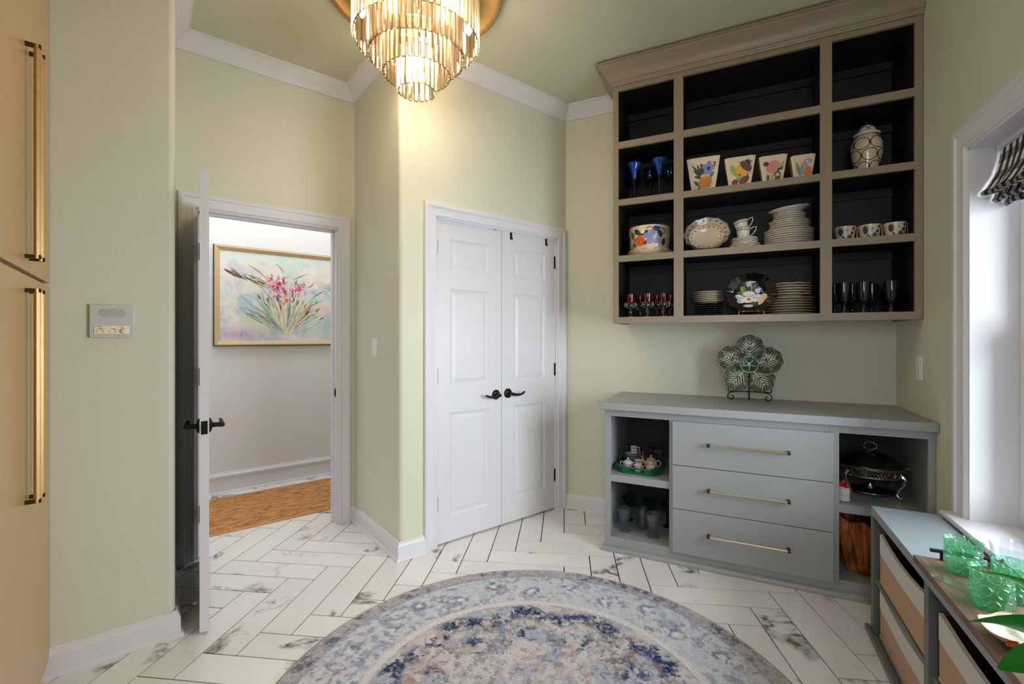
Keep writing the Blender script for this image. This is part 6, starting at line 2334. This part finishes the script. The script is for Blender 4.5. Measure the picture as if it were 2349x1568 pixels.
def footed(label, s, d, rot):
    t = thing('footed_glass', label, 'glass', FA, s, d, GZ, rot, 'pressed glass goblets in the lower cubby')
    obj('bowl', MB().lathe([(0, 0.030), (0.014, 0.032), (0.026, 0.050), (0.036, 0.080), (0.040, 0.110), (0.0415, 0.142), (0.0385, 0.142), (0.036, 0.108), (0.028, 0.066), (0, 0.040)], 48, mod=lambda th, i, r_, z: (1 + (0.012 * math.cos(11 * th + 2 * i) if 1 < i < 6 else 0), 0)), SMOKY_CLEAR, t)
    obj('petal_foot', MB().lathe([(0, 0), (0.036, 0.0), (0.037, 0.004), (0.022, 0.012), (0.013, 0.022), (0.015, 0.032)], 64, mod=lambda th, i, r_, z: (1 + (0.14 * math.cos(8 * th) if i in (1, 2) else 0), 0)), SMOKY_CLEAR, t)
    return t


f0 = footed('grey pressed glass on petal foot near the cubby side wall', -0.612, 2.905, 0)
dup(f0, FA, -0.437, 2.890, GZ, 'grey pressed glass on petal foot nearest the drawers', rot=0.3)
o = obj('tumbler', MB().lathe([(0, 0), (0.032, 0), (0.034, 0.006), (0.040, 0.12), (0.041, 0.130), (0.0385, 0.130), (0.033, 0.016), (0, 0.012)], 36), GOBLETG, None, FA, pos(FA, -0.515, 2.985, GZ))
tag(o, 'plain clear tumbler standing between the two petal footed glasses', 'tumbler')


def greeng(label, s, d):
    t = thing('green_goblet', label, 'goblet', FA, s, d, GZ, 0, 'green goblets at the back of the lower cubby')
    obj('bowl', MB().lathe([(0, 0.085), (0.008, 0.086), (0.022, 0.106), (0.034, 0.126), (0.043, 0.150), (0.041, 0.150), (0.032, 0.128), (0.018, 0.108), (0, 0.094)], 36), GREENG, t)
    obj('stem', MB().lathe([(0, 0), (0.030, 0.001), (0.030, 0.004), (0.008, 0.012), (0.006, 0.05), (0.009, 0.086)], 24), GREENG, t)
    return t


g0 = greeng('dark green goblet behind the petal footed glass near the side wall', -0.622, 3.09)
dup(g0, FA, -0.488, 3.10, GZ, 'dark green goblet behind the plain clear tumbler')
dup(g0, FA, -0.375, 3.08, GZ, 'dark green goblet at back of the cubby beside the drawers')

# --- silver chafing dish
cf = thing('chafing_dish', 'tarnished silver chafing dish with ring handle on curved legs in cubby', 'chafing dish', FA, 0.672, 3.070, 0.4655)
EX, EY = 0.148, 0.118
NPC = 96


def oval(prof, n=NPC, mod=None):
    return MB().lathe([(r_, z) for r_, z in prof], n, sx=1.0, sy=EY / EX, mod=mod)


obj('lid', oval([(0.142, 0.148), (0.144, 0.156), (0.128, 0.168), (0.110, 0.186), (0.080, 0.206), (0.040, 0.216), (0.012, 0.220), (0, 0.221)]), DSILVER, cf)
obj('rim', oval([(0.128, 0.132), (0.152, 0.138), (0.155, 0.143), (0.150, 0.149), (0.130, 0.149)]), SILVER, cf)
bnd = MB()
# pierced lattice band: crossing strips
for sgn in (1, -1):
    for k in range(56):
        pts = []
        for q in range(5):
            t = 2 * PI * k / 56 + sgn * 0.11 * q / 4
            z = 0.100 + 0.032 * q / 4
            r_ = 0.140 - 0.004 * (1 - q / 4)
            pts.append((r_ * math.cos(t), r_ * math.sin(t) * EY / EX, z))
        bnd.tube(pts, 0.0012, 4)
obj('pierced_band', bnd, SILVER, cf, kind='stuff')
obj('band_edge', MB().tube([(0.138 * math.cos(2 * PI * k / 72), 0.138 * math.sin(2 * PI * k / 72) * EY / EX, 0.099) for k in range(72)], 0.0028, 6, closed=True), SILVER, cf)
obj('dish_liner', oval([(0.132, 0.132), (0.128, 0.10), (0.110, 0.088), (0, 0.084)]), DSILVER, cf)
rgp = []
for k in range(28):
    a = 2 * PI * k / 28
    rgp.append((0.029 * math.cos(a) * (1 + 0.06 * math.cos(3 * a)), 0, 0.249 + 0.022 * math.sin(a)))
hm = MB().tube(rgp, 0.0032, 8, closed=True)
for a in (70, 90, 110, 0, 180, 45, 135):
    hm.ball((0.0295 * math.cos(R(a)), 0, 0.249 + 0.0225 * math.sin(R(a))), 0.0052, 8)
hm.lathe([(0.012, 0.219), (0.008, 0.222), (0.006, 0.228), (0, 0.230)], 12)
obj('ring_handle', hm, SILVER, cf)
for sx in (-1, 1):
    obj('side_handle', MB().tube([(sx * 0.150, -0.012, 0.140), (sx * 0.172, -0.012, 0.146), (sx * 0.178, 0.0, 0.146), (sx * 0.172, 0.014, 0.146), (sx * 0.150, 0.014, 0.140)], 0.0026, 8), SILVER, cf)
    for sy in (-1, 1):
        bx, by = sx * 0.112, sy * 0.072
        pts = [(bx * 1.02, by * 1.0, 0.122), (bx * 1.14, by * 1.12, 0.104), (bx * 1.10, by * 1.08, 0.075), (bx * 0.96, by * 0.98, 0.046), (bx * 0.86, by * 0.92, 0.020), (bx * 0.92, by * 1.0, 0.006), (bx * 1.04, by * 1.12, 0.004)]
        lm = MB().tube(pts, [0.009, 0.010, 0.007, 0.0055, 0.0050, 0.0060, 0.0042], 8)
        for q, r_ in ((0, 0.011), (1, 0.009), (4, 0.006)):
            lm.ball(pts[q], r_, 8)
        lm.ball((pts[0][0] * 1.04, pts[0][1] * 1.0, 0.116), 0.007, 8)
        obj('leg', lm, SILVER, cf)
obj('warmer_base', oval([(0, 0.004), (0.108, 0.004), (0.112, 0.010), (0.108, 0.016), (0.090, 0.018), (0.070, 0.020), (0.030, 0.020), (0.024, 0.026), (0.018, 0.050), (0, 0.052)]), DSILVER, cf)
sj = thing('strawberry_jar', 'small white woven jar topped with red strawberries in front of chafing dish', 'jar', FA, 0.515, 2.855, 0.4655)


def weave(t, i, r_, z):
    return (1 + (0.03 * math.cos(14 * t + 1.6 * i) if 0 < i < 12 else 0), 0)


obj('jar_body', MB().lathe([(0, 0)] + [(0.0265 + 0.0008 * math.sin(k), 0.002 + 0.0055 * k) for k in range(12)] + [(0.027, 0.066), (0.022, 0.069), (0, 0.070)], 56, mod=weave), CHINAW, sj)
for k, (x, y, z, r_) in enumerate(((-0.010, 0.004, 0.084, 0.014), (0.014, -0.004, 0.079, 0.012), (-0.004, -0.010, 0.096, 0.010))):
    b = obj('strawberry', MB().ball((x, y, z), r_, 14, 1.1), STRAW, sj)
    lf_ = MB()
    for q in range(5):
        a = 2 * PI * q / 5
        lf_.tube([(x, y, z + r_ * 1.08), (x + 0.006 * math.cos(a), y + 0.006 * math.sin(a), z + r_ * 1.02)], [0.002, 0.0006], 5)
    obj('strawberry_calyx', lf_, STRAWL, b)
lf_ = MB().ball((0.006, -0.018, 0.070), 0.006, 8, 0.4).ball((0.016, -0.010, 0.071), 0.005, 8, 0.4)
obj('jar_leaf', lf_, STRAWL, sj)

# --- carved root wood vessel in the lower cubby
def ridg(t, i, r_, z):
    k = 0.10 * math.sin(9 * t + 0.8 * math.sin(z * 20)) + 0.06 * math.sin(17 * t + z * 9) + 0.04 * math.sin(5 * t + 2)
    return (1 + k, 0.016 * math.sin(9 * t) if i == 9 else 0.0)


prof = [(0, 0), (0.090, 0.0), (0.104, 0.012), (0.116, 0.05), (0.126, 0.10), (0.132, 0.15), (0.137, 0.20), (0.140, 0.235), (0.140, 0.255), (0.139, 0.270), (0.118, 0.262), (0.112, 0.20), (0.09, 0.05), (0, 0.04)]
o = obj('wooden_vessel', MB().lathe(prof, 120, mod=ridg), STUMP, None, FA, pos(FA, 0.640, 2.975, GZ))
tag(o, 'ridged orange brown root wood vessel in the cubby behind the shelf unit', 'vessel')
